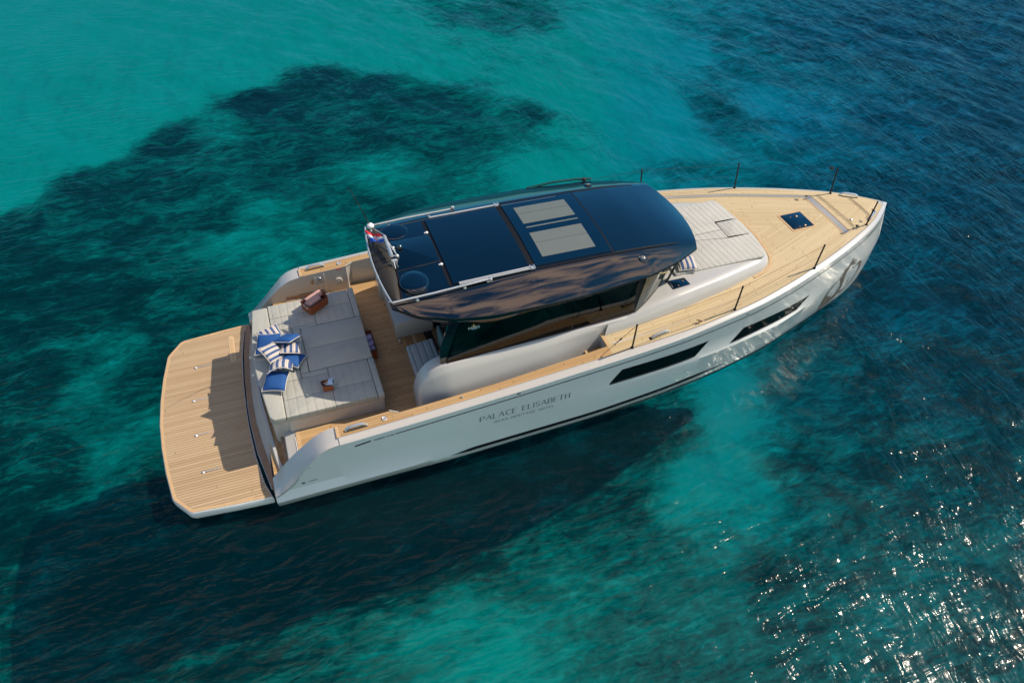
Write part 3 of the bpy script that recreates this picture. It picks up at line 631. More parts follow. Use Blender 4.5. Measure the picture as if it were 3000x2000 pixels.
# awning groove
mb=MB(); mb.tube([(4.735-.10*(abs(y)/1.1)**2,y,top_z(4.7,y)+.006) for y in np.linspace(-1.08,1.04,20)],.016,6); mb.build('awning_track',GROOVE,Y)
def arail(name,pts,r,m=STEEL,posts=()):
    mb=MB(); mb.tube(pts,r,10)
    for p in posts: mb.tube([(p[0],p[1],top_z(p[0],p[1])-.01),p],r*.8,8); mb.lathe((p[0],p[1],top_z(p[0],p[1])),[(r*1.8,0),(r*1.6,.008)],10)
    return mb.build(name,m,Y,smooth=60)
aft=[(4.37+.09*(abs(y)/1.1)**2,y,3.265) for y in np.linspace(-1.12,1.10,24)]
arail('aft_grab_rail',aft,.017,posts=[aft[1],aft[8],aft[15],aft[-2]])
arail('roof_rail',[(4.47,-1.13,3.275),(5.2,-1.12,3.285),(6.2,-1.08,3.30)],.019,posts=[(4.9,-1.125,3.28),(5.75,-1.10,3.29),(6.18,-1.08,3.30)])
arail('roof_rail',[(4.50,1.10,3.275),(5.2,1.13,3.285),(6.17,1.16,3.275)],.019,posts=[(4.9,1.12,3.28),(5.7,1.14,3.28),(6.16,1.16,3.28)])
arail('awning_pole',[(5.67,-1.015,3.30),(7.0,-1.01,3.315)],.018); arail('awning_pole',[(5.67,-1.055,3.30),(7.0,-1.05,3.31)],.014)
arail('awning_pole',[(5.67,.985,3.30),(7.0,.97,3.315)],.018)
for y in (-1.03,.975):
    mb=MB(); mb.box(6.97,7.07,y-.04,y+.04,3.285,3.325,.01); mb.tube([(6.99,y-.05,3.33),(6.99,y+.05,3.33)],.011,8); mb.tube([(7.06,y-.05,3.33),(7.06,y+.05,3.33)],.011,8); mb.build('rail_clamp',STEEL,Y)
for x,y in ((6.22,-1.085),(6.19,1.165)):
    mb=MB(); mb.box(x-.03,x+.03,y-.03,y+.03,top_z(x,y)-.01,3.325,.01); mb.build('rail_clamp',STEEL,Y)
# raised centre plate and two low domes
mb=MB(); pad(mb,[(4.74,-.36),(5.53,-.34),(5.53,.47),(4.74,.52)],-.004,.014,.012,zf=top_z); mb.build('roof_centre_plate',BLACK,Y,smooth=50)
for x,y,rx,ry,h in ((4.945,-.73,.255,.29,.055),(4.945,.80,.255,.24,.022)):
    mb=MB(); z=top_z(x,y); mb.lathe((x,y,z-.02),[(1,0),(1,.02+h*.55),(.97,.02+h*.8),(.9,.02+h),(.5,.026+h),(.01,.028+h)],40,sx=rx,sy=ry); mb.V=[(x+(v[0]-x),y+(v[1]-y),v[2]) for v in mb.V]; mb.build('satellite_dome',BLACK,Y,smooth=40)
mb=MB()
for x,y in ((5.51,.55),(5.52,-.43)): mb.lathe((x,y,top_z(x,y)),[(.03,0),(.028,.018),(.012,.026)],14); mb.box(x-.05,x+.02,y-.012,y+.012,top_z(x,y),top_z(x,y)+.014,.003)
mb.build('roof_catch',WPLAST,Y)
mb=MB(); mb.lathe((4.93,.27,top_z(4.93,.27)),[(.052,0),(.055,.03),(.045,.06),(.02,.078),(.005,.08)],20); mb.build('black_dome_lamp',BLACK,Y,smooth=60)
# mast, braces and small aerial bits
mb=MB(); mb.tube([(4.70,.42,3.50),(4.705,.18,3.47),(4.71,-.12,3.44)],[.026,.03,.032],10)
for k in range(7):
    y=.38-.075*k; mb.lathe((4.70,y,3.498-.012*k),[(.036,0),(.036,.02)],10,axis=(0,-1,-.1))
mb.build('flag_staff',STEEL,Y,smooth=60,split=False)
mb=MB(); mb.tube([(4.705,.44,3.46),(4.83,.05,3.30)],.012,8); mb.tube([(4.60,.82,3.38),(4.70,.45,3.5)],.010,8); mb.tube([(4.715,-.12,3.43),(4.83,.05,3.31)],.009,8)
mb.lathe((4.83,.05,3.27),[(.035,0),(.035,.03),(.02,.05)],12); mb.lathe((4.81,.28,3.27),[(.03,0),(.03,.05),(.015,.065)],12); mb.box(4.68,4.78,-.20,-.15,3.27,3.40,.01); mb.tube([(4.72,-.17,3.4),(4.72,-.30,3.3)],.009,8)
mb.build('mast_bracket',STEEL,Y,smooth=60,split=False)
mb=MB(); mb.lathe((4.54,.92,3.27),[(.02,0),(.02,.09),(.05,.10),(.068,.115),(.068,.15),(.05,.175),(.01,.185)],22); mb.build('gps_dome',WPLAST,Y,smooth=50)
mb=MB(); mb.tube([(4.575,1.02,3.26),(4.42,.80,3.85),(4.26,.545,4.43),(4.185,.42,4.60)],[.011,.008,.006,.004],6); mb.build('whip_antenna',BLACKM,Y)
# flag : real cloth with ripples
fv=[];fu=[];n=22;kk=14
A0=Vector((4.66,.45,3.50)); A1=Vector((4.70,.30,3.46))    # hoist edge on staff
B0=Vector((4.42,.80,3.40)); B1=Vector((4.45,.52,3.33))
rowsf=[]
for i in range(n+1):
    s=i/n; r=[]
    for j in range(kk+1):
        t=j/kk; p=(A0.lerp(B0,s)).lerp(A1.lerp(B1,s),t); p.z+=.030*math.sin(s*8+t*2)*(.3+s); p.x+=.012*math.sin(s*11+t*3); r.append(tuple(p)); fu.append((s,t))
    rowsf.append(r)
V,F=grid(rowsf); FM=[]
for f in F:
    s=np.mean([fu[q][0] for q in f]); t=np.mean([fu[q][1] for q in f]); c=0 if t<.34 else (1 if t<.67 else 2)
    if .36<s<.64 and .2<t<.78: c=0 if (int(s*22)+int(t*14))%2 else 1
    FM.append(c)
RED=mat('flag_red',(.62,.02,.03),.8); FW=mat('flag_white',(.75,.75,.76),.8); FB=mat('flag_blue',(.01,.10,.50),.8)
fo=mk('ensign_flag',V,F,RED,None,uv=fu,smooth=60,loc=(4.7,.46,3.3),mats=[FW,FB],fm=FM)
tag(fo,'small red, white and blue ensign with checkered shield flying from the roof mast','flag')
# spot light
for sg in (-1,1):
    x,y=9.12,sg*1.26; n_=Vector((.0,sg*.33,.94)); z=top_z(x,y)
    mb=MB(); mb.lathe((x,y,z-.008),[(.088,0),(.088,.022),(.075,.034),(.06,.03)],28,axis=n_); o=mb.build('roof_lamp',BLACK,Y,smooth=40)
    mb=MB(); mb.lathe((x,y,z+.018),[(.046,0),(.046,.01),(.03,.02)],20,axis=n_); mb.build('lamp_glass',LENS,o,smooth=40)
# port side long handrail
mb=MB(); 
for dz in (0,.035): mb.tube([(7.93,1.70,3.03+dz),(8.5,1.69,3.07+dz),(9.0,1.655,3.07+dz),(9.36,1.60,3.05+dz)],.010,8)
mb.lathe((9.2,1.62,3.05),[(.05,0),(.05,.04),(.02,.05)],14); mb.build('wiper_arm',BLACKM,Y)
# ================================================ glazing
def sy(x,z): # side glass half breadth
    b=float(np.interp(x,[5.1,7,8.9,9.5,9.8],[1.735,1.69,1.61,1.36,1.08])); t=float(np.interp(x,[5.1,7,8.9,9.5,9.8],[1.66,1.66,1.52,1.40,1.24]))
    f=(z-2.16)/(2.95-2.16); return b+(t-b)*f
for sg in (-1,1):
    mb=MB(); G=[]
    xs=np.linspace(5.20,8.92,40)
    for x in xs:
        zt=2.97-.0*x; zb=2.155+.01*(x-5.2)
        if x<5.56: zt=min(zt,zb+ .02+ (max(0,(x-5.20))/.30)**.85*.80)
        G.append([(x,sg*sy(x,z),z) for z in np.linspace(zb,zt,8)])
    V,F=grid(G); mb.add(V,F); wdw=mb.build('side_window',GLASS,Y,smooth=40)
    mb=MB()   # painted black borders inside
    G=[[(x,sg*(sy(x,z)-.012),z) for z in (2.16+.01*(x-5.2),2.29+.01*(x-5.2))] for x in xs]; V,F=grid(G); mb.add(V,F)
    G=[[(x,sg*(sy(x,z)-.012),z) for z in (2.88,2.97)] for x in xs if x>5.5]; V,F=grid(G); mb.add(V,F)
    mb.build('window_border',BLACKM,wdw)
    mb=MB(); mb.tube([(x,sg*(sy(x,2.155)+.004),2.158+.01*(x-5.2)) for x in xs],.012,6); mb.build('window_sill',mat('sill_maroon',(.03,.012,.02),.4),wdw)
    mb=MB()
    for x in (7.62,8.05): mb.obox(Vector((x,sg*(sy(x,2.6)-.03),2.57)),Vector((.022,0,0)),Vector((0,.02,0)),Vector((0,sg*-.04,.38)))
    mb.obox(Vector((8.88,sg*(sy(8.9,2.6)-.03),2.57)),Vector((.07,0,0)),Vector((0,.02,0)),Vector((.22,sg*-.05,.38)))
    mb.build('window_mullion',BLACKM,wdw)
    # aft wing: dark curved fin behind the glass
    mb=MB(); V=[];prof=[(5.08,2.13),(5.21,2.13),(5.53,2.80),(5.60,2.99),(5.30,2.99),(5.10,2.50)]
    prof=roundpoly(prof,.06,3)
    for dy in (.02,.05): V+=[(x,sg*(sy(5.3,z)-dy),z) for x,z in prof]
    n=len(prof); mb.add(V,[tuple(range(n)),tuple(range(n,2*n))]+[(i,(i+1)%n,n+(i+1)%n,n+i) for i in range(n)])
    mb.build('window_fin',BLACK,Y,smooth=40)
bo_=dens([(8.93,1.605),(9.2,1.48),(9.5,1.28),(9.83,1.03),(10.05,.75),(10.15,.4),(10.17,0)],20); to_=dens([(9.10,1.56),(9.35,1.50),(9.62,1.40),(9.85,1.22),(10.0,.9),(10.08,.45),(10.1,0)],20)
G=[]
for (x,y),(a_,b_) in list(zip(bo_,to_)): G.append([(x,-y,2.17+.10*min(1,(x-8.93)/.6)),(x*.5+a_*.5,-(y*.5+b_*.5),2.6),(a_,-b_,3.03)])
G=G+[[(p[0],-p[1],p[2]) for p in r] for r in G[-2::-1]]
mb=MB()
V,F=grid(G); mb.add(V,F); wsc=mb.build('windscreen',WINDSCREEN,Y,smooth=60)
mb=MB(); mb.tube([(g[0][0],g[0][1],g[0][2]+.01) for g in G],.018,6); mb.build('windscreen_frame',mat('frame_taupe',(.09,.07,.06),.4),wsc)
mb=MB(); mb.obox(Vector((9.90,-1.12,2.46)),Vector((.055,.055,.0)),Vector((.02,-.03,.16)),Vector((.015,-.015,0)),.008); mb.build('wiper_motor',BLACKM,Y)
mb=MB(); mb.box(9.30,9.55,-1.535,-1.515,2.94,2.955); mb.build('eave_trim',mat('trim_gold',(.55,.42,.2),.4),Y)
# ================================================ cabin interior and aft bulkhead
mb=MB(); mb.box(5.50,5.54,-1.5,-.42,FLOOR,3.0); mb.box(5.50,5.54,.42,1.55,FLOOR,3.0); mb.box(5.49,5.55,-.42,.42,2.85,3.02); mb.build('door_frame',BLACKM,Y)
mb=MB(); mb.box(5.51,5.525,-.40,.40,FLOOR+.01,2.85); mb.build('sliding_door',GLASS,Y)
mb=MB(); mb.box(5.7,7.3,.55,1.45,FLOOR,1.55,.06); mb.box(5.7,7.3,1.3,1.5,1.5,2.05,.06); mb.build('saloon_sofa',fabric('sofa_fabric',(.38,.33,.27)),Y)
WD=mottle(mat('walnut_joinery',(.20,.10,.045),.4),(.20,.10,.045),.2,6,stretch=(1,8,8))
mb=MB(); mb.box(6.0,7.4,-1.48,-.85,FLOOR,2.05,.02); mb.box(8.35,9.4,-1.45,1.45,FLOOR,2.02,.03); mb.build('cabin_joinery',WD,Y)
mb=MB(); 
for y in (-.45,.45): mb.box(7.75,8.2,y-.28,y+.28,1.5,1.65,.05); mb.box(7.66,7.80,y-.28,y+.28,1.6,2.35,.05); mb.box(7.9,8.05,y-.06,y+.06,FLOOR,1.5,.02)
mb.build('helm_seat',fabric('helm_leather',(.5,.46,.40)),Y)
# cockpit furniture
mb=MB(); mb.loops([[(x,y,z) for x,y in roundpoly([(4.66,.25),(5.45,.25),(5.45,1.7),(4.66,1.7)],.04)] for z in (FLOOR,1.44,1.45)]); mb.build('wet_bar',WHITE,Y,smooth=40)
mb=MB(); pad(mb,[(4.73,-.37),(4.735,-1.42),(5.28,-1.44),(5.28,-.31)],1.32,1.42,.03); mb.U=[(v[0],v[1]) for v in mb.V]; mb.build('bench_cushion',CUSHG,Y,smooth=60)
mb=MB(); mb.box(4.745,5.27,-1.48,-.35,FLOOR,1.325,.03); mb.build('bench_base',WHITE,Y)
mb=MB(); mb.box(5.36,5.44,-1.45,-.36,1.2,1.78,.035); mb.build('bench_backrest',fabric('backrest_fabric',(.12,.18,.17)),Y)
mb=MB(); mb.lathe((4.86,-1.27,1.415),[(.055,0),(.055,.01),(.035,.008),(.03,0)],20); mb.build('cup_holder',STEELD,Y)
mb=MB(); mb.lathe((4.70,.10,FLOOR),[(.02,0),(.02,.05),(.032,.07),(.02,.095)],14); mb.build('door_stop',STEEL,Y)
mb=MB(); mb.box(4.99,5.0,-.3,.66,FLOOR,FLOOR+.015); 
mb.build('door_sill_strip',STEEL,Y)
GR=teak('teak_grating',(.50,.33,.16),(.36,.22,.10),plank=.04,caulk=.35)
mb=MB(); V=[(5.05,-.33,FLOOR+.012),(5.19,-.33,FLOOR+.012),(5.19,.6,FLOOR+.012),(5.05,.6,FLOOR+.012),(5.40,-.33,FLOOR+.012),(5.48,-.33,FLOOR+.012),(5.48,.5,FLOOR+.012),(5.40,.5,FLOOR+.012)]
mb.add(V,[(0,1,2,3),(4,5,6,7)],[(v[0],v[1]) for v in V]); mb.build('sill_grating',GR,Y)
mb=MB(); mb.box(5.22,5.385,-.34,.62,FLOOR,FLOOR+.01); mb.build('door_mat',BLACKM,Y)
mb=MB(); 
for x in (4.84,4.875,4.91,4.945): mb.tube([(x,-.25,FLOOR+.003),(x,.55 if x>4.9 else .3,FLOOR+.003)],.0045,5)
mb.build('sole_inlay',GROOVE,Y)
# ================================================ hull side details
def hp(x,z,o=.004,sg=-1): return (x,sg*(hull_y(x,z)+o),z)
def hpatch(mb,quad,o,nx=24,nz=5,sg=-1,mi=0):
    (a,b,c,d)=[Vector((q[0],q[1])) for q in quad]  # bottom-left, top-left, top-right, bottom-right (x,z)
    G=[]
    for i in range(nx+1):
        s=i/nx; lo=a.lerp(d,s); hi=b.lerp(c,s); G.append([hp(lo.lerp(hi,t/nz).x,lo.lerp(hi,t/nz).y,o,sg) for t in range(nz+1)])
    V,F=grid(G); mb.add(V,F,mi=mi)
for sg in (-1,1):
    for q in ([(8.16,1.25),(8.38,1.58),(10.34,1.56),(10.12,1.23)],[(11.02,1.17),(11.24,1.50),(13.26,1.36),(12.98,1.14)]):
        mb=MB(); hpatch(mb,q,.005,sg=sg); hw=mb.build('hull_window',HULLGLASS,Y,smooth=30)
        mb=MB(); a,b,c,d=q; hpatch(mb,[(a[0]+.0,a[1]-.035),(a[0]+.02,a[1]+.012),(d[0]+.01,d[1]+.012),(d[0]-.03,d[1]-.035)],.008,nz=2,sg=sg); mb.build('window_reveal',FRAMEP,hw)
    # groove line, accents
    mb=MB()
    def ribbon(pts,wd,o=.005,sg=sg):
        G=[]
        for i,(x,z) in enumerate(pts):
            w_=wd[i] if isinstance(wd,(list,tuple)) else wd
            a=Vector(pts[max(i-1,0)]); b=Vector(pts[min(i+1,len(pts)-1)]); d=(b-a).normalized(); n_=Vector((-d.y,d.x))
            G.append([hp(x+n_.x*w_/2,z+n_.y*w_/2,o,sg),hp(x-n_.x*w_/2,z-n_.y*w_/2,o,sg)])
        return grid(G)
    zg=lambda x: float(np.interp(x,[4,7.8,9.3,11.7,12.8,14,15.1,15.75],[1.49,1.74,1.82,1.885,1.915,1.945,1.94,1.93]))
    V,F=ribbon([(x,zg(x)) for x in np.linspace(4.05,15.75,90)],.022); mb.add(V,F)
    V,F=ribbon([(3.34,1.435),(3.48,1.455),(3.62,1.475)],.034); mb.add(V,F)
    mb.build('sheer_groove',GROOVE,Y)
    mb=MB(); V,F=ribbon([(x,.34+.0*x) for x in np.linspace(5.0,11.2,50)],[max(.002,.10*min(1,(x-5.0)/.35,(11.3-x)/.9)) for x in np.linspace(5.0,11.2,50)]); mb.add(V,F)
    V,F=ribbon([(x,.075) for x in np.linspace(3.5,15.6,60)],.10,.004); mb.add(V,F)
    mb.build('boot_stripe',GROOVE,Y)
    mb=MB(); V,F=ribbon([(x,.235) for x in np.linspace(4.6,10.6,50)],.075,.0045); mb.add(V,F); V,F=ribbon([(x,.155) for x in np.linspace(4.2,10.2,50)],.03,.0046); mb.add(V,F); mb.build('boot_stripe_pale',STRIPEW,Y)
    mb=MB(); V,F=ribbon([(6.27,1.72),(6.335,1.725)],.028,.006); mb.add(V,F); V,F=ribbon([(11.13,1.95),(11.19,1.95)],.02,.006); mb.add(V,F); mb.build('vent_slot',GROOVE,Y)
# ---- lettering by strokes
GL={'P':[[(0,0),(0,1),(.5,1),(.68,.86),(.68,.64),(.5,.5),(0,.5)]],'A':[[(0,0),(.42,1),(.84,0)],[(.15,.34),(.69,.34)]],'L':[[(0,1),(0,0),(.58,0)]],
'C':[[(.8,.86),(.62,1),(.3,1),(.08,.8),(0,.5),(.08,.2),(.3,0),(.62,0),(.8,.14)]],'E':[[(.6,1),(0,1),(0,0),(.6,0)],[(0,.52),(.5,.52)]],'I':[[(.05,0),(.05,1)]],
'S':[[(.56,.86),(.42,1),(.18,1),(.03,.84),(.06,.64),(.5,.38),(.58,.18),(.42,0),(.16,0),(0,.14)]],'B':[[(0,0),(0,1),(.46,1),(.6,.88),(.6,.66),(.46,.53),(0,.53)],[(.46,.53),(.66,.4),(.66,.14),(.48,0),(0,0)]],
'T':[[(0,1),(.74,1)],[(.37,1),(.37,0)]],'H':[[(0,0),(0,1)],[(.7,0),(.7,1)],[(0,.52),(.7,.52)]],'V':[[(0,1),(.4,0),(.8,1)]],'R':[[(0,0),(0,1),(.5,1),(.66,.86),(.66,.64),(.5,.5),(0,.5)],[(.36,.5),(.72,0)]],
'G':[[(.8,.86),(.62,1),(.3,1),(.08,.8),(0,.5),(.08,.2),(.3,0),(.62,0),(.8,.16),(.8,.46),(.52,.46)]],'O':[[(.44,1),(.2,.95),(.04,.72),(0,.5),(.04,.28),(.2,.05),(.44,0),(.68,.05),(.84,.28),(.88,.5),(.84,.72),(.68,.95),(.44,1)]],
'D':[[(0,0),(0,1),(.4,1),(.68,.82),(.76,.5),(.68,.18),(.4,0),(0,0)]],'5':[[(.56,1),(.06,1),(.03,.56),(.34,.6),(.56,.42),(.56,.18),(.36,0),(.02,.08)]],'2':[[(.03,.82),(.2,1),(.46,.96),(.56,.76),(0,0),(.6,0)]],
'0':[[(.3,1),(.06,.8),(0,.5),(.06,.2),(.3,0),(.54,.2),(.6,.5),(.54,.8),(.3,1)]],'7':[[(0,1),(.6,1),(.2,0)]],'1':[[(.02,.8),(.2,1),(.2,0)]],'9':[[(.05,.05),(.4,.15),(.56,.6),(.5,.9),(.28,1),(.06,.86),(.04,.62),(.24,.48),(.5,.6)]],'Y':[[(0,1),(.36,.5),(.72,1)],[(.36,.5),(.36,0)]],'N':[[(0,0),(0,1),(.7,0),(.7,1)]],'M':[[(0,0),(.04,1),(.42,.2),(.8,1),(.84,0)]],'U':[[(0,1),(0,.22),(.16,0),(.5,0),(.66,.22),(.66,1)]]}
GW={'I':.1,' ':.45}
def lettering(text,h,thick,thin,sp,fn,width=None,slant=0.0,mb=None):
    """fn maps (along, up) in metres on to the surface"""
    def adv(c): return GW.get(c) or max(p[0] for s in GL[c] for p in s)
    tot=sum(adv(c) for c in text)+sp*(len(text)-1); k=(width/(tot*h)) if width else 1; mb=mb or MB(); x=0
    for c in text:
        if c!=' ':
            for s in GL[c]:
                for i in range(len(s)-1):
                    a=Vector(((x+s[i][0])*h*k+slant*s[i][1]*h,s[i][1]*h)); b=Vector(((x+s[i+1][0])*h*k+slant*s[i+1][1]*h,s[i+1][1]*h)); d=b-a
                    if d.length<1e-6: continue
                    dn=d.normalized(); t=thin+(thick-thin)*(abs(dn.y)**1.5) if not (dn.y*dn.x>0 and abs(dn.x)>.3) else thin*1.4
                    n_=Vector((-dn.y,dn.x))*t/2; a2=a-dn*t*.3; b2=b+dn*t*.3
                    mb.add([fn(*(a2+n_)),fn(*(a2-n_)),fn(*(b2-n_)),fn(*(b2+n_))],[(0,1,2,3)])
        x+=adv(c)+sp
    return mb
def hf(x0,z0,sl,sg=-1,o=.006): return lambda a,b: hp(x0+a,z0+sl*a+b,o,sg)
lettering('PALACE ELISABETH',.140,.018,.006,.30,hf(5.585,1.165,.008),width=1.75).build('hull_name',PAINTTXT,Y,gap=.035)
lettering('HVAR HERITAGE HOTEL',.064,.008,.005,.5,hf(5.87,1.005,.008),width=1.17).build('hull_subtitle',PAINTTXT,Y,gap=.035)
lettering('PARDO GT52',.036,.009,.006,.30,hf(3.68,1.455,.05),width=.34).build('model_lettering',PAINTTXT,Y,gap=.035)
lettering('190702 DM',.075,.014,.010,.25,hf(15.03,1.955,-.01,o=.010),width=.50).build('bow_registration',PAINTTXT,Y,gap=.035)
mb=lettering('VOLVO',.035,.010,.008,.3,hf(2.45,.70,.0),width=.16) if False else MB()
V,F=grid([[hp(2.45,.715,.006),hp(2.45,.73,.006)],[hp(2.60,.725,.006),hp(2.60,.74,.006)]]); mb.add(V,F)
c=[(2.36+.03*math.cos(t),.72+.03*math.sin(t)) for t in np.linspace(0,2*math.pi,16,endpoint=False)]
mb.add([hp(a,b,.006) for a,b in c],[tuple(range(16))]); mb.build('stern_badge',PAINTTXT,Y,split=False)
# maker's lettering on the side glass
def gf(x0,z0,h0=0): return lambda a,b:(x0+a,-(sy(x0+a,z0+b)+.006),z0+b)
lettering('PARDO',.046,.011,.009,.30,gf(5.63,2.79),width=.20).build('window_lettering',LTXT,Y,split=False)
lettering('YACHTS',.018,.005,.004,.3,gf(5.69,2.765),width=.09).build('window_lettering',mat('blue_lettering',(.05,.25,.4),.5),Y,split=False)
mb=MB(); 
c0=(5.725,2.872); 
for t0,t1 in ((R(190),R(350)),):
    pts=[(c0[0]+.034*math.cos(t),c0[1]+.03*math.sin(t)) for t in np.linspace(t0,t1,14)]
    G=[[(x,-(sy(x,z)+.006),z+.006),(x,-(sy(x,z)+.006),z-.006)] for x,z in pts]; V,F=grid(G); mb.add(V,F)
G=[[(c0[0]-.006,-(sy(5.7,2.86)+.006),c0[1]-.03),(c0[0]+.006,-(sy(5.7,2.86)+.006),c0[1]-.03)],[(c0[0]-.006,-(sy(5.7,2.9)+.006),c0[1]+.025),(c0[0]+.006,-(sy(5.7,2.9)+.006),c0[1]+.025)]]; V,F=grid(G); mb.add(V,F)
mb.build('anchor_logo',GOLD,Y,split=False)
# ---- crowned swan emblem at the bow, starboard (and port)
def cat(P,n=8):
    O=[]; P=[P[0]]+list(P)+[P[-1]]
    for i in range(1,len(P)-2):
        for t in np.linspace(0,1,n,endpoint=False):
            a,b,c_,d=[np.array(q) for q in P[i-1:i+3]]; O.append(tuple(.5*((2*b)+(-a+c_)*t+(2*a-5*b+4*c_-d)*t*t+(-a+3*b-3*c_+d)*t**3)))
    return O+[P[-2]]
for sg in (-1,1):
    mb=MB()
    def rib(pts,w0):
        q=cat([(a,b) for a,b,*_ in pts]); w_=np.interp(np.linspace(0,1,len(q)),np.linspace(0,1,len(w0)),w0); V,F=ribbon(q,list(np.maximum(w_,.016)*1.25),.007,sg); mb.add(V,F)
    rib([(14.42,.22),(14.33,.45),(14.20,.66),(14.20,.86),(14.30,1.06),(14.42,1.12),(14.52,1.10)],[.30,.26,.13,.05,.035,.03,.04])
    rib([(14.30,.50),(14.50,.36),(14.66,.38),(14.82,.46)],[.24,.22,.16,.08])
    rib([(14.80,.44),(14.80,.62),(14.72,.86),(14.62,1.04),(14.60,1.20),(14.66,1.33),(14.76,1.40)],[.06,.07,.09,.12,.11,.09,.05])
    rib([(14.55,1.06),(14.48,1.12),(14.47,1.22),(14.53,1.32),(14.60,1.36)],[.03,.02,.02,.03,.04])
    rib([(14.86,1.26),(15.00,1.16),(15.10,1.22),(15.20,1.20),(15.30,1.08),(15.38,.86),(15.34,.62),(15.20,.46),(15.02,.38)],[.012,.02,.03,.07,.075,.07,.06,.055,.06])
    rib([(14.84,.44),(15.0,.40),(15.14,.44)],[.10,.08,.05])
    for a,b in (((14.68,1.36),(14.75,1.58)),((14.74,1.38),(14.76,1.56)),((14.80,1.38),(14.98,1.42)),((14.84,1.34),(15.0,1.29)),((14.78,1.40),(14.90,1.45))):
        rib([a,((a[0]+b[0])/2,(a[1]+b[1])/2+.01),b],[.045,.03,.004])
    rib([(14.66,.48),(14.70,.58),(14.65,.66),(14.66,.76)],[.012,.03,.02,.01]); rib([(15.02,.55),(15.06,.66),(15.02,.72),(15.03,.82)],[.012,.03,.02,.01])
    mb.build('bow_emblem',EMBLEM,Y,split=False)
# ================================================ deck fittings
def cleat(c,dirv,l=.40,h=.075,up=.0,name='mooring_cleat'):
    c=Vector(c); d=Vector(dirv).normalized(); s_=Vector((-d.y,d.x,0)); mb=MB(); pts=[c+d*(l*t)+Vector((0,0,h*(1-(2*t)**4)))*1 for t in np.linspace(-.5,.5,13)]
    G=[]
    for p in pts: G.append([p-s_*.028,p-s_*.024+Vector((0,0,.016)),p+s_*.024+Vector((0,0,.016)),p+s_*.028,p-Vector((0,0,.004))])
    k=5; V=[v for g_ in G for v in g_]; F=[(i*k+j,i*k+(j+1)%k,(i+1)*k+(j+1)%k,(i+1)*k+j) for i in range(len(G)-1) for j in range(k)]+[tuple(range(k)),tuple((len(G)-1)*k+j for j in range(k))]
    mb.add(V,F); mb.build(name,STEEL,Y,smooth=50)
for sg in (-1,1):
    z=float(SHEER(3.45))+.006; cleat((3.44,sg*2.235,z),(1,0,0))
    mb=MB(); x=3.93; mb.lathe((x,sg*2.205,float(SHEER(x))+.004),[(.05,0),(.048,.012),(.036,.016),(.03,.012)],22); mb.build('fuel_cap',STEEL,Y)
    cleat((9.24,sg*2.14,float(SHEER(9.24))+.004),(1,.14*sg*-1,0),.42,.05)
    mb=MB(); mb.box(9.0,9.06,*sorted((sg*2.13,sg*2.20)),float(SHEER(9))+.002,float(SHEER(9))+.012); mb.build('cleat_pocket',GROOVE,Y)
    cleat((15.42,sg*.415,2.165),(1,-.62*sg,0),.42,.05)
    # stanchions
    for x,y in ((8.60,2.25),(10.885,2.045),(13.07,1.53),(15.075,.635)):
        z=float(SHEER(x)); dx=-.02; mb=MB(); mb.tube([(x,sg*y,z),(x+dx,sg*(y+.045),z+.63)],[.017,.015],10); mb.lathe((x,sg*y,z),[(.034,0),(.03,.014),(.02,.03)],14); mb.lathe((x+dx,sg*(y+.045),z+.62),[(.019,0),(.019,.02),(.008,.03)],10); mb.build('stanchion',ROPE,Y,smooth=60)
    S_=[(x-.02,sg*(y+.045),float(SHEER(x))+.625) for x,y in ((8.60,2.25),(10.885,2.045),(13.07,1.53),(15.075,.635))]
    def sag(a,b,d=.012,n=9): return [Vector(a).lerp(Vector(b),t)-Vector((0,0,d*4*t*(1-t))) for t in np.linspace(0,1,n)]
    mb=MB()
    for a,b in zip(S_[:2],S_[1:3]): mb.tube(sag(a,b),.0035,5); mb.tube(sag((a[0]+.01,a[1]-sg*.022,a[2]-.31),(b[0]+.01,b[1]-sg*.022,b[2]-.31)),.003,5)
    mb.tube(sag(S_[0],(8.02,sg*2.22,float(SHEER(8.0))+.01),.0),.005,5)
    mb.build('guard_wire',ROPEB if sg<0 else ROPE,Y,gap=0)
    mb=MB(); a=Vector(S_[0]); b=Vector((8.02,sg*2.22,float(SHEER(8.0))+.01))
    for t0,t1,r in ((.42,.52,.016),(.52,.60,.011),(.62,.66,.014)): mb.tube([a.lerp(b,t0),a.lerp(b,(t0+t1)/2)+Vector((0,0,.004)),a.lerp(b,t1)],[r*.5,r,r*.5],7)
    mb.build('rope_lashing',ROPE,Y,split=False)
    mb=MB(); mb.lathe((5.32,sg*2.235,float(SHEER(5.32))+.004),[(.022,0),(.022,.02),(.014,.035)],12); mb.build('deck_socket',STEEL,Y)
    # white corner mouldings on the teak
    mb=MB(); mb.obox(Vector((4.12,sg*2.11,float(SHEER(4.1))+.006)),Vector((.075,sg*.045,0)),Vector((0,.012,0)),Vector((0,0,.008))); mb.build('corner_trim',WHITE,Y)
mb=MB(); mb.lathe((14.86,-.39,2.172),[(.03,0),(.028,.012),(.016,.02)],14); mb.build('deck_eye',STEEL,Y)
def knot(c,n=5,s=.05,name='rope_knot',m=ROPE):
    mb=MB(); c=Vector(c)
    for k in range(n):
        a=Vector(rng.normal(0,s,3)); b=Vector(rng.normal(0,s,3)); a.z=abs(a.z)*.5; b.z=abs(b.z)*.5; mb.tube([c+a,c+Vector((0,0,s*.5)),c+b],.010,6)
    mb.build(name,m,Y,smooth=60,split=False)
knot((14.80,-.66,2.19),6,.035); knot((14.93,.70,2.79),7,.045,'loose_line'); knot((15.28,-.50,2.38),5,.03,m=ROPEB); knot((10.08,-2.12,2.07),4,.03,m=ROPEB)
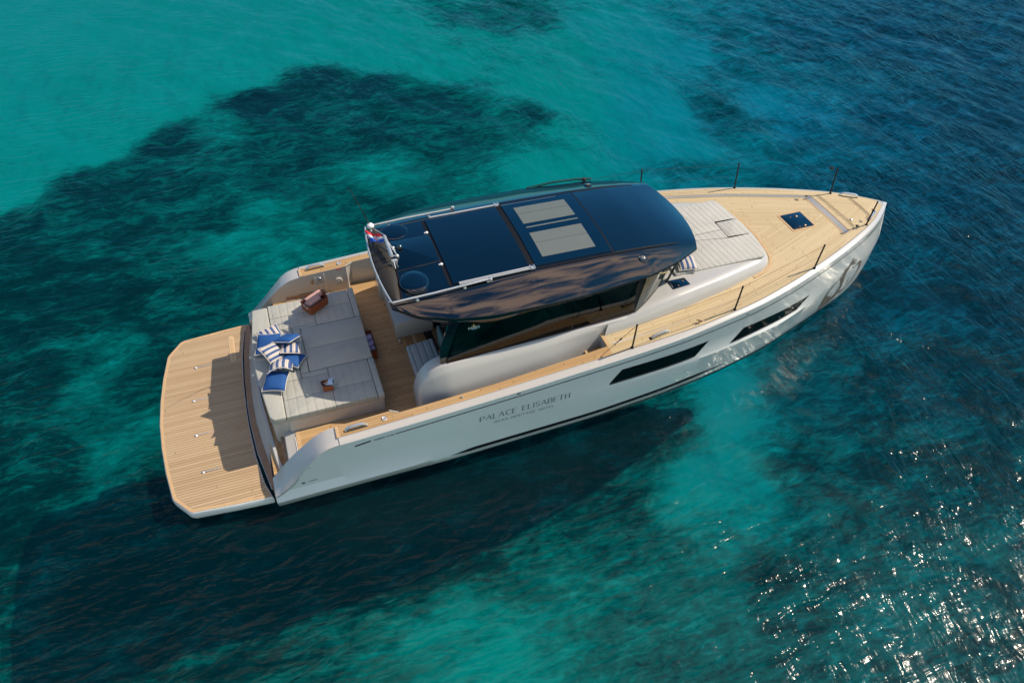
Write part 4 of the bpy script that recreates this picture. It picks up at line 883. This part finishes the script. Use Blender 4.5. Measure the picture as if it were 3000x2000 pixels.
# ================================================ loose things on the cushions
def pillow(label,c,yaw,size=.43,th=.13,m=BLUE,tilt=(0,0),sdir=0,group='scatter cushions on the aft sun pad',name='scatter_cushion',sy_=1.0,bend=.0):
    c=Vector(c); e=empty(name,c,label,'cushion',group); e.rotation_euler=(R(tilt[0]),R(tilt[1]),R(yaw))
    n=16; h=size/2; top=[];bot=[];U=[]
    def xy(u,v):
        k=1-.085*(1-v*v)*abs(u)**1.5; k2=1-.085*(1-u*u)*abs(v)**1.5
        return u*h*k, v*h*k2*sy_
    ph=random.random()*6
    def T(u,v): return th/2*((max(0,1-abs(u)**2.6))**.55)*((max(0,1-abs(v)**2.6))**.55)*(1+.10*math.sin(3*u+ph)*math.cos(2.5*v+ph))
    V=[];uv=[]
    for sgn in (1,-1):
        for i in range(n+1):
            for j in range(n+1):
                u=-1+2*i/n; v=-1+2*j/n; x,y=xy(u,v); z=sgn*T(u,v)+bend*(u*u-.4)*th; V.append((x,y,z)); a,b=(x,y) if sdir==0 else (y,x); uv.append((a+h+.04,b))
    k=(n+1); F=[]
    for s in (0,1):
        o=s*k*k
        for i in range(n):
            for j in range(n):
                f=(o+i*k+j,o+(i+1)*k+j,o+(i+1)*k+j+1,o+i*k+j+1); F.append(f if s==0 else f[::-1])
    me=bpy.data.meshes.new('cover'); me.from_pydata(V,[],F); me.materials.append(m); ul=me.uv_layers.new(name='UVMap'); vi=np.zeros(len(me.loops),dtype=np.int32); me.loops.foreach_get('vertex_index',vi); ul.data.foreach_set('uv',np.array(uv,dtype=np.float32)[vi].ravel())
    bm=bmesh.new(); bm.from_mesh(me); bmesh.ops.remove_doubles(bm,verts=bm.verts,dist=.0004); bmesh.ops.recalc_face_normals(bm,faces=bm.faces); bm.to_mesh(me); bm.free()
    me.polygons.foreach_set('use_smooth',[True]*len(me.polygons)); o=bpy.data.objects.new('cover',me); COL.objects.link(o); o.parent=e
    mb=MB(); P=[]
    for t in np.linspace(-1,1,12,endpoint=False): P.append((t,-1))
    for t in np.linspace(-1,1,12,endpoint=False): P.append((1,t))
    for t in np.linspace(1,-1,12,endpoint=False): P.append((t,1))
    for t in np.linspace(1,-1,12,endpoint=False): P.append((-1,t))
    P.append((-1,-1)); pts=[]
    for u,v in P: x,y=xy(u,v); pts.append((x*1.005,y*1.005,bend*(u*u-.4)*th))
    mb.tube(pts,.0075,7,caps=False); me=bpy.data.meshes.new('piping'); me.from_pydata(mb.V,[],mb.F); me.materials.append(PIPE); me.polygons.foreach_set('use_smooth',[True]*len(me.polygons)); q=bpy.data.objects.new('piping',me); COL.objects.link(q); q.parent=e
    return e
z0=1.56
pillow('striped cushion at the back of the pile, its lower half under the large blue one',(2.31,.55,z0+.02),18,.43,.13,STRIPE,(8,0),0)
pillow('large plain blue cushion lying flat on the aft bolster, upper left of the pile',(2.25,.26,z0+.09),-16,.46,.14,BLUE,(14,-3),0)
pillow('plain blue cushion leaning on top of the pile, nearest the pink towels',(2.61,.22,z0+.16),-34,.41,.13,BLUE,(-22,-16),0)
pillow('small striped cushion wedged in the middle of the pile under the leaning blue cushion',(2.64,.02,z0+.09),-8,.38,.12,STRIPE,(-14,12),0)
pillow('striped cushion with curving stripes, standing at the left middle of the pile',(2.31,-.06,z0+.14),38,.40,.13,STRIPE,(26,18),1)
pillow('plain blue cushion half hidden beneath the small striped cushion, pointing towards the bow',(2.63,-.20,z0+.02),-33,.40,.12,BLUE,(-8,4),0)
pillow('striped cushion lying over the top edge of the lowest blue cushion',(2.40,-.44,z0+.16),-6,.44,.13,STRIPE,(-27,0),0,bend=-.6)
pillow('plain blue cushion at the lower end of the pile, nearest the starboard side',(2.27,-.70,z0+.06),-21,.43,.14,BLUE,(10,-4),0)
pillow('blue and cream striped cushion alone on the foredeck cushion beside the windscreen',(10.42,-.84,2.41),-12,.40,.13,STRIPE,(6,0),0,group='striped cushion on the foredeck')
def basket(name,label,c,yaw,lx,ly,h,flare=.06,ends=.05):
    e=empty(name,c,label,'basket'); e.rotation_euler=(0,0,R(yaw)); OFF[e]=Vector((0,0,0))
    def ring(k,z,s=0): 
        P=roundpoly([(-lx/2*k+s,-ly/2*k+s),(lx/2*k-s,-ly/2*k+s),(lx/2*k-s,ly/2*k-s),(-lx/2*k+s,ly/2*k-s)],.025)
        return [(x,y,z+(ends*(abs(x)/(lx/2))**3 if z>h*.8 else 0)) for x,y in P]
    mb=MB(); t=.014
    mb.loops([ring(1-flare,0),ring(1-flare*.5,h*.5),ring(1,h),ring(1,h+.004,t),ring(1-flare*.5,h*.5,t),ring(1-flare,.015,t)])
    mb.build('wall',WICK,e,smooth=40)
    mb=MB(); r=ring(1,h+.004,t/2); mb.tube(r+[r[0]],.011,7,caps=False); mb.build('rim',WICKD,e,smooth=60)
    for s in (-1,1):
        mb=MB(); mb.tube([(s*lx/2*1.0,-ly*.22,h+ends*.7),(s*(lx/2+.015),-ly*.12,h+ends+.035),(s*(lx/2+.015),ly*.12,h+ends+.035),(s*lx/2,ly*.22,h+ends*.7)],.010,7); mb.build('handle',WICKD,e,smooth=60)
    return e
def towel(label,c,yaw,L_,r,m=TOWEL,flat=.75,group='rolled pink towels in the large basket',tilt=0,name='rolled_towel'):
    e=empty(name,c,label,'towel',group); e.rotation_euler=(0,R(tilt),R(yaw)); OFF[e]=Vector((0,0,0))
    mb=MB(); n=26; prof=[]; V=[]; xs=[-.5,-.485,-.44,-.2,.05,.25,.44,.485,.5]; ks=[.80,.93,1,1.02,.99,1.02,1,.93,.80]
    for x,k in zip(xs,ks): V.append([(x*L_,r*k*(1+.03*math.sin(3*t+x*9))*math.cos(t),r*flat*k*math.sin(t)) for t in np.linspace(0,2*math.pi,n,endpoint=False)])
    mb.loops(V); mb.build('roll',m,e,smooth=60)
    for s in (-1,1):
        mb=MB(); pts=[(s*L_*.502,r*(.10+.10*t/2)*math.cos(t*1.0)*.9,r*flat*(.10+.10*t/2)*math.sin(t)*.9) for t in np.linspace(0,12.5,60)]
        mb.tube(pts,.004,5); mb.build('spiral_end',mat('towel_fold',(.26,.14,.12),.9),e)
    return e
basket('woven_basket','large reddish woven basket full of rolled pink towels on the sun pad',(3.26,1.20,SP+.002),33,.47,.30,.17)
towel('rolled pink towel in the large basket, nearer to the scatter cushions',(3.215,1.165,SP+.165),33,.36,.085,flat=.8)
towel('rolled pink towel in the large basket, on the side of the cabin and port bulwark',(3.26,1.29,SP+.175),33,.38,.085,flat=.8)
basket('small_basket','small reddish brown woven basket of bottles on the starboard side of the sun pad',(3.14,-1.06,SP+.002),-6,.19,.15,.13,ends=.02)
def bottle(label,c,m,r=.022,h=.15,cap=WPLAST,tilt=(0,0),group='bottles in the small basket'):
    e=empty('bottle',c,label,'bottle',group); e.rotation_euler=(R(tilt[0]),R(tilt[1]),0); OFF[e]=Vector((0,0,0))
    mb=MB(); mb.lathe((0,0,0),[(r*.9,0),(r,.01),(r,h*.62),(r*.55,h*.78),(r*.5,h*.82)],16); mb.build('bottle_body',m,e,smooth=50)
    mb=MB(); mb.lathe((0,0,h*.8),[(r*.58,0),(r*.58,h*.18),(r*.5,h*.2)],14); mb.build('bottle_cap',cap,e,smooth=50)
bw=mat('lotion_cream',(.72,.62,.50),.35); bl=mat('lotion_lilac',(.55,.50,.62),.3); bo=mat('cap_orange',(.65,.16,.03),.4)
bottle('small cream bottle with orange cap standing in the small basket',(3.125,-1.03,SP+.02),bw,cap=bo)
bottle('small lilac bottle at the left edge of the small basket',(3.085,-1.05,SP+.02),bl,r=.018,h=.13)
bottle('small cream bottle with white cap nearest the front wall of the small basket',(3.12,-1.085,SP+.02),bw,r=.02,h=.14)
bottle('small cream bottle with white cap beside the folded blue cloth in the small basket',(3.155,-1.04,SP+.02),bw,r=.018,h=.145)
e=empty('folded_cloth',(3.195,-1.055,SP+.15),'folded pale blue cloth sticking out of the small basket','cloth'); e.rotation_euler=(R(8),R(-10),R(-18)); OFF[e]=Vector((0,0,0))
mb=MB(); pad(mb,[(-.05,-.075),(.05,-.075),(.055,.075),(-.045,.08)],-.06,.012,.012,zf=lambda x,y:.006*math.sin(x*60)+.004*math.sin(y*70)); mb.build('cloth_fold',CLOTH,e,smooth=60)
basket('floor_basket','brown woven basket of lilac towels on the cockpit sole against the sun pad',(4.085,.10,FLOOR+.003),90,.58,.22,.20)
for k,y in enumerate((-.08,.10,.27)):
    towel(['rolled lilac towel at the starboard end of the floor basket','rolled lilac towel in the middle of the floor basket','rolled lilac towel at the port end of the floor basket'][k],(4.09,y,FLOOR+.17),8,.18,.075,m=TOWELP,group='rolled lilac towels in the floor basket')
# ================================================ SEA BED
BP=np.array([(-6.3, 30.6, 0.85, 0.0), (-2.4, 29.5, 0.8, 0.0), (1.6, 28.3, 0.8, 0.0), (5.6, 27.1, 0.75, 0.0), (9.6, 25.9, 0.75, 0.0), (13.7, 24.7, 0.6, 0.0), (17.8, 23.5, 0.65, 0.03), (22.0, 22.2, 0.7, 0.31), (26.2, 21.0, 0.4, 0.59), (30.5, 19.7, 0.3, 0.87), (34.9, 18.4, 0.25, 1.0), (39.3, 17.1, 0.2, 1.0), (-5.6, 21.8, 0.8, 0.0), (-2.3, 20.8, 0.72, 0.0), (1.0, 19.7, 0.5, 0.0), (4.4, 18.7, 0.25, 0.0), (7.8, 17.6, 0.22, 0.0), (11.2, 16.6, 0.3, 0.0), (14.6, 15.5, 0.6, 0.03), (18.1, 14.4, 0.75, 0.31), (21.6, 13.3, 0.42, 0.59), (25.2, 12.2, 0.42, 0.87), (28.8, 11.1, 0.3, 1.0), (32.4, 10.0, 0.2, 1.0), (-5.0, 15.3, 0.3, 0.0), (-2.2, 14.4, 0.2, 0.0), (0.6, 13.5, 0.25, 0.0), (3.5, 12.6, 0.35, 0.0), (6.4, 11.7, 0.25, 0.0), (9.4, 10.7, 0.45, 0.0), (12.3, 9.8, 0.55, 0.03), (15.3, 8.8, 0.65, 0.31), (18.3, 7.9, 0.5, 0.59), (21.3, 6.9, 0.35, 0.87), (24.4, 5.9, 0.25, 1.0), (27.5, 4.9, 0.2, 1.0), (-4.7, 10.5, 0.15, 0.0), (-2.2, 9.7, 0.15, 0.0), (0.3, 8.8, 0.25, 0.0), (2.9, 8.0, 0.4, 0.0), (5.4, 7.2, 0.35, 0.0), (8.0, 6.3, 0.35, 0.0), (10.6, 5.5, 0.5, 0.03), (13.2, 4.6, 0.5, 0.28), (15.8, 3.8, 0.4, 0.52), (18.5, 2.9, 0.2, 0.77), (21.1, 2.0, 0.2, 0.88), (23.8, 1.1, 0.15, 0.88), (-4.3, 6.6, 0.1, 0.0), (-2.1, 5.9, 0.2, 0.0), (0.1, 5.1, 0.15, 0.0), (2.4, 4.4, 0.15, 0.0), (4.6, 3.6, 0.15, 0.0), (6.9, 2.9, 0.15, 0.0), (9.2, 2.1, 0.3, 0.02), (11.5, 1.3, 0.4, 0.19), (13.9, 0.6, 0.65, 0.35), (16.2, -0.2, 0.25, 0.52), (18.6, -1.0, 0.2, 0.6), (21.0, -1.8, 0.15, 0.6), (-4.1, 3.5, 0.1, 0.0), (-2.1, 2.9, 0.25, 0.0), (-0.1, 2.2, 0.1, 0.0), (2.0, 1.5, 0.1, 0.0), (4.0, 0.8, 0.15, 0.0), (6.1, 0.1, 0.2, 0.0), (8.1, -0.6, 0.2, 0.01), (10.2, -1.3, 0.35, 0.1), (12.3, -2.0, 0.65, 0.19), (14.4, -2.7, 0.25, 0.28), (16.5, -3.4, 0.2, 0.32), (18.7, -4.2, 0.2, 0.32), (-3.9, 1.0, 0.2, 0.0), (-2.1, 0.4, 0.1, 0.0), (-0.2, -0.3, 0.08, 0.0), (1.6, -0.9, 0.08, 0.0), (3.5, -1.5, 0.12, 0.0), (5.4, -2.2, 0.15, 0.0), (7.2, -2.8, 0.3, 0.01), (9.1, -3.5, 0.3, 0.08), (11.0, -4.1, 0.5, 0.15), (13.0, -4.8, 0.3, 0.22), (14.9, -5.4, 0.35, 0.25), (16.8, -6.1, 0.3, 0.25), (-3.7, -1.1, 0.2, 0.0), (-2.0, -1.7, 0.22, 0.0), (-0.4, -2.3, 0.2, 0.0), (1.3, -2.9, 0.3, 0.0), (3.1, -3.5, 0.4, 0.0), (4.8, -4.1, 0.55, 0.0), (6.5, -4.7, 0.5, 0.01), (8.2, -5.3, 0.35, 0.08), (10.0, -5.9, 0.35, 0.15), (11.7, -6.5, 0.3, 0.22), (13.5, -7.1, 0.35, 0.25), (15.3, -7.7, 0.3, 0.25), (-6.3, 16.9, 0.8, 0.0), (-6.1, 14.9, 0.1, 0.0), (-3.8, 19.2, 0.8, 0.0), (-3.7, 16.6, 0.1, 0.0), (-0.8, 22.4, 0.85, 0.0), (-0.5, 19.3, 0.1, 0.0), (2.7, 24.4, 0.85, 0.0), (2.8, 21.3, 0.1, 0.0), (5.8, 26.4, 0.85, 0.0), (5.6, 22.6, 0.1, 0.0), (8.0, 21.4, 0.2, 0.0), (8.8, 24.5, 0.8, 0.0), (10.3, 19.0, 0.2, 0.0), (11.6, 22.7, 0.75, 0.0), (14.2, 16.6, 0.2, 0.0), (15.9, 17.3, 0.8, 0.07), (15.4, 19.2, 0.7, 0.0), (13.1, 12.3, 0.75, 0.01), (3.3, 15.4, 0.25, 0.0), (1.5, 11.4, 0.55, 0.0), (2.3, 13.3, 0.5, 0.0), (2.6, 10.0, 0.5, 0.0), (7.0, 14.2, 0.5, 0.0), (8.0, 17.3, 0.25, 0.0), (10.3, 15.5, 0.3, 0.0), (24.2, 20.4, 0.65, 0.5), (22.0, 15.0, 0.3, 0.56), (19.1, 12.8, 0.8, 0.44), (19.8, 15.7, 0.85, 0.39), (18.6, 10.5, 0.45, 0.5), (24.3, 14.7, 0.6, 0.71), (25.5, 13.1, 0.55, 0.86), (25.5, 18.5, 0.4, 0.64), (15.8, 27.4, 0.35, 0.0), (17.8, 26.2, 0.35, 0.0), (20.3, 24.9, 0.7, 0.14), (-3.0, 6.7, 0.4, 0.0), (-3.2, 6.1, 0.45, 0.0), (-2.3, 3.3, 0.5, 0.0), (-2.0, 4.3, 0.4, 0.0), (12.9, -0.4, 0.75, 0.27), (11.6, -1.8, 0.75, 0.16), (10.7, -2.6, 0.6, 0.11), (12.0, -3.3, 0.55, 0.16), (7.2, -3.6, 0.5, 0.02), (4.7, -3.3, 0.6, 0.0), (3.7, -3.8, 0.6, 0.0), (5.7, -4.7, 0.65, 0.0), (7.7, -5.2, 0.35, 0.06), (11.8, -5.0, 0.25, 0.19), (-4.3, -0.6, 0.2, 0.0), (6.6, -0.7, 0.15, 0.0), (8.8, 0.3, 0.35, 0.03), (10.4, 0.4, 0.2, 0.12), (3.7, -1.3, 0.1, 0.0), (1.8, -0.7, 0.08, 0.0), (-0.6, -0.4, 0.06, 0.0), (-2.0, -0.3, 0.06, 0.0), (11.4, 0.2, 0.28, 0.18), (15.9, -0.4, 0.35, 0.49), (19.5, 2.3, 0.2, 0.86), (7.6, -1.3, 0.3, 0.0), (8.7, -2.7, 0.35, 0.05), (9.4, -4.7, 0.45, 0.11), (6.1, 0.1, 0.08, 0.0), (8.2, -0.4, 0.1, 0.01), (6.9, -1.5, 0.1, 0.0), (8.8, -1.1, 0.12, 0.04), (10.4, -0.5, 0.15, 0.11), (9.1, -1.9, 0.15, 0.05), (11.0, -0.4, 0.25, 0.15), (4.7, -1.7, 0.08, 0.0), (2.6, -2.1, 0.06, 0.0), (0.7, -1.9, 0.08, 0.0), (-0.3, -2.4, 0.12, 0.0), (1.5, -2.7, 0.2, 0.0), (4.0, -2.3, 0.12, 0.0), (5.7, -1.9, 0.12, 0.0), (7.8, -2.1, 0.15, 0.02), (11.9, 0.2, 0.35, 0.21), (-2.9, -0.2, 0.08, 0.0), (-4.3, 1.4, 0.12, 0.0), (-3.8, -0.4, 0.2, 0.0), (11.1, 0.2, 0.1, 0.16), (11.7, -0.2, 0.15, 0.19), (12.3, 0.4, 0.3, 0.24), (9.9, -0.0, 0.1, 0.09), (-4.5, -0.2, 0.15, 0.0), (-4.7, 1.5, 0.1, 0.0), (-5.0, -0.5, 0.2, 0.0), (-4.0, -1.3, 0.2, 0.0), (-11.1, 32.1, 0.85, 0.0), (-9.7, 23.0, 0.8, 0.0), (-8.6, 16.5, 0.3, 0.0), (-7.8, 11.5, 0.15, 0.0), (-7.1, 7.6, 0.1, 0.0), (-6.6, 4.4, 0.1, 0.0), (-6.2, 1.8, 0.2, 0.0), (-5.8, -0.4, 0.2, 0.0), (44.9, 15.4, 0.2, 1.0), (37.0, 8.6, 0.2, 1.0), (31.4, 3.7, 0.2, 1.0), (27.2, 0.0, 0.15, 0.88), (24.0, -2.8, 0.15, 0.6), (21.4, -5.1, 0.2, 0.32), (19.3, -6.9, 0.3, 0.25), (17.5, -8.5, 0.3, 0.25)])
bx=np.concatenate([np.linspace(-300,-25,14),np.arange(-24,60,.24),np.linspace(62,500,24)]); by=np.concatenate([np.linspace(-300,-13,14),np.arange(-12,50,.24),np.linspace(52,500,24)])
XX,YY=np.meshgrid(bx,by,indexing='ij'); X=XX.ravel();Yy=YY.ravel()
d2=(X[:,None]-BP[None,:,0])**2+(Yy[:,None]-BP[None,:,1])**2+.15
wg=1/d2**1.9; val=(wg*BP[None,:,2]).sum(1)/wg.sum(1); blu=(wg*BP[None,:,3]).sum(1)/wg.sum(1)  # val mixes sand and weed tones with dark painted along the boat's shadow
Z=-4-.25*(1-val)*0
V=np.stack([X,Yy,-4+.22*np.array([noise.noise((a*.8,b*.8,0))+.6*noise.noise((a*1.9,b*1.9,5))+.16*noise.noise((a*3.6,b*3.6,9)) if -25<a<60 and -13<b<52 else 0. for a,b in zip(X,Yy)])],1); nx,ny=XX.shape
F=[(i*ny+j,(i+1)*ny+j,(i+1)*ny+j+1,i*ny+j+1) for i in range(nx-1) for j in range(ny-1)]
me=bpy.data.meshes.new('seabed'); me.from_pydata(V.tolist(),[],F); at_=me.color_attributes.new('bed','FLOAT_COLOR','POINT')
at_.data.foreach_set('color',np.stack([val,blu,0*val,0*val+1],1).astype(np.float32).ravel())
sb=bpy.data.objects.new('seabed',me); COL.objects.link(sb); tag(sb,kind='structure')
m=bpy.data.materials.new('seabed'); m.use_nodes=True; b=m.node_tree.nodes['Principled BSDF']; b.inputs['Roughness'].default_value=1; b.inputs['Specular IOR Level'].default_value=0
a=nd(m,'ShaderNodeVertexColor',layer_name='bed'); s=nd(m,'ShaderNodeSeparateColor'); lk(m,a.outputs[0],s.inputs[0])
tc=nd(m,'ShaderNodeTexCoord')
def noise_(scale,det,ro=.6,dist=0,rot=0,sc=(1,1,1)):
    mp=nd(m,'ShaderNodeMapping'); mp.inputs['Scale'].default_value=sc; mp.inputs['Rotation'].default_value=(0,0,R(rot)); lk(m,tc.outputs['Object'],mp.inputs[0])
    n=nd(m,'ShaderNodeTexNoise',Scale=scale,Detail=det,Roughness=ro,Distortion=dist); lk(m,mp.outputs[0],n.inputs[0]); return n.outputs[0]
def mth(op,a,b_=None):
    n=nd(m,'ShaderNodeMath',operation=op)
    for i,v in enumerate((a,b_)):
        if v is None: continue
        if isinstance(v,(int,float)): n.inputs[i].default_value=v
        else: lk(m,v,n.inputs[i])
    return n.outputs[0]
n1=noise_(.5,6,.66,.7,0,(1,1.9,1)); n2=noise_(1.5,5,.62,1.0,0,(1,2.8,1)); n3=noise_(5.0,3,.6,.9,0,(1,3.0,1))
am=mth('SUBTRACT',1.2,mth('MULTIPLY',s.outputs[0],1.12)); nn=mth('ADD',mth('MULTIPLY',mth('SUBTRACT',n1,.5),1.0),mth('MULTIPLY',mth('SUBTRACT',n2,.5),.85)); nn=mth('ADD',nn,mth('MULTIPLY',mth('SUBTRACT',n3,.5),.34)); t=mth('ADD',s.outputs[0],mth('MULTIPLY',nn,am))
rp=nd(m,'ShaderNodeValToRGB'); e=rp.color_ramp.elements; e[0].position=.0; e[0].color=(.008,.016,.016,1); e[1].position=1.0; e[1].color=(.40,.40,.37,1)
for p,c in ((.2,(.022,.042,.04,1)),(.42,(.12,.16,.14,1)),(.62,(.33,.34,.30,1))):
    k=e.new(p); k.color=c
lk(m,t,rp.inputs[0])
mx=nd(m,'ShaderNodeMix',data_type='RGBA',blend_type='MULTIPLY'); mx.inputs[0].default_value=1; lk(m,rp.outputs[0],mx.inputs[6])
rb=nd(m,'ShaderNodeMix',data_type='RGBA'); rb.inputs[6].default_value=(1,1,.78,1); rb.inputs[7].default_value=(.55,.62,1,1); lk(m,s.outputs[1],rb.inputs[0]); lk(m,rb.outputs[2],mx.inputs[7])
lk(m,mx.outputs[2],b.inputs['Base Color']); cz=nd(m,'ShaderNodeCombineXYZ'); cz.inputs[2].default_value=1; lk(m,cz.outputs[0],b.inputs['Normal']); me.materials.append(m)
# ================================================ WATER
def axis(lo,a,b_,hi,st_,n): return np.concatenate([-(np.geomspace(-lo+0*1,-a+1e-6,n)) if a<0 else np.linspace(lo,a,n)])if 0 else None
wx=np.concatenate([-8-np.geomspace(300,.3,26),np.arange(-8,38,.085),38+np.geomspace(.3,450,30)]); wy=np.concatenate([-10.5-np.geomspace(300,.3,26),np.arange(-10.5,26,.085),26+np.geomspace(.3,450,30)])
XX,YY=np.meshgrid(wx,wy,indexing='ij'); Zw=np.zeros_like(XX)
env=np.clip((XX+12)/6,0,1)*np.clip((44-XX)/6,0,1)*np.clip((YY+14)/3,0,1)*np.clip((34-YY)/8,0,1)
rw=np.random.default_rng(11); main=R(12)
# rougher water towards the bow side
rough_=.17+.36*np.clip((XX+YY*.45-5)/14,0,1)+.10*np.clip((YY-8)/10,0,1)
for i in range(54):
    lam=float(np.exp(rw.uniform(np.log(.35),np.log(3.6)))); kk=2*math.pi/lam; th=main+rw.normal(0,.55); a=.0075*lam**.9*rw.uniform(.5,1.2)*.9
    ph=rw.uniform(0,6.28); arg=kk*(XX*math.cos(th)+YY*math.sin(th))+ph+.5*np.sin(.35*XX*math.sin(th+1)+.3*YY+ph)
    sn=np.sin(arg); Zw+=a*(sn+.28*np.cos(2*arg))
Zw*=env*rough_
V=np.stack([XX.ravel(),YY.ravel(),Zw.ravel()-.0],1).astype(np.float32); nx,ny=XX.shape
ii,jj=np.meshgrid(np.arange(nx-1),np.arange(ny-1),indexing='ij'); q=(ii*ny+jj).ravel(); Fq=np.stack([q,q+ny,q+ny+1,q+1],1).astype(np.int32)
me=bpy.data.meshes.new('water'); me.vertices.add(len(V)); me.vertices.foreach_set('co',V.ravel()); me.loops.add(Fq.size); me.loops.foreach_set('vertex_index',Fq.ravel()); me.polygons.add(len(Fq)); me.polygons.foreach_set('loop_start',np.arange(0,Fq.size,4,dtype=np.int32)); me.polygons.foreach_set('loop_total',np.full(len(Fq),4,dtype=np.int32)); me.update(calc_edges=True); me.polygons.foreach_set('use_smooth',[True]*len(Fq))
wo=bpy.data.objects.new('water',me); COL.objects.link(wo); tag(wo,kind='structure')
m=bpy.data.materials.new('sea_water'); m.use_nodes=True; m.node_tree.nodes.clear(); o=nd(m,'ShaderNodeOutputMaterial')
tc=nd(m,'ShaderNodeTexCoord')
b1n=noise_(3.0,3,.5,.8,-8,(1.8,.55,1)); b2n=noise_(9.0,1.5,.45,.8,5,(1.6,.55,1)); pt=noise_(.28,3,.5,0,0)
pr=nd(m,'ShaderNodeMapRange'); pr.inputs['From Min'].default_value=.35; pr.inputs['From Max'].default_value=.65; pr.inputs['To Min'].default_value=.25; pr.inputs['To Max'].default_value=1.3; lk(m,pt,pr.inputs['Value'])
b0n=noise_(2.6,3,.5,.8,0,(.6,1.7,1)); sxx=nd(m,'ShaderNodeSeparateXYZ'); lk(m,tc.outputs['Object'],sxx.inputs[0]); wr=nd(m,'ShaderNodeMapRange'); wr.inputs['From Min'].default_value=2; wr.inputs['From Max'].default_value=13; lk(m,mth('ADD',sxx.outputs[0],mth('MULTIPLY',sxx.outputs[1],.25)),wr.inputs['Value'])
bm_=nd(m,'ShaderNodeMix',data_type='FLOAT'); lk(m,wr.outputs[0],bm_.inputs[0]); lk(m,mth('MULTIPLY',b0n,.85),bm_.inputs[2]); lk(m,b1n,bm_.inputs[3])
hsum=mth('ADD',bm_.outputs[0],mth('MULTIPLY',mth('MULTIPLY',b2n,.14),wr.outputs[0])); hsum=mth('MULTIPLY',hsum,pr.outputs[0])
bp=nd(m,'ShaderNodeBump',Strength=1.0,Distance=.065); lk(m,hsum,bp.inputs['Height'])
tr=nd(m,'ShaderNodeBsdfTransparent'); tr.inputs[0].default_value=(.0,.75,.88,1)
df=nd(m,'ShaderNodeBsdfDiffuse'); df.inputs[0].default_value=(.0,.14,.19,1); lk(m,bp.outputs[0],df.inputs['Normal'])
m1=nd(m,'ShaderNodeMixShader'); m1.inputs[0].default_value=.06; lk(m,tr.outputs[0],m1.inputs[1]); lk(m,df.outputs[0],m1.inputs[2])
gl=nd(m,'ShaderNodeBsdfGlossy',Roughness=.15); lk(m,bp.outputs[0],gl.inputs['Normal']); fr=nd(m,'ShaderNodeFresnel',IOR=1.28); lk(m,bp.outputs[0],fr.inputs['Normal'])
m2=nd(m,'ShaderNodeMixShader'); lk(m,mth('MINIMUM',fr.outputs[0],.26),m2.inputs[0]); lk(m,m1.outputs[0],m2.inputs[1]); lk(m,gl.outputs[0],m2.inputs[2]); lk(m,m2.outputs[0],o.inputs[0])
me.materials.append(m)
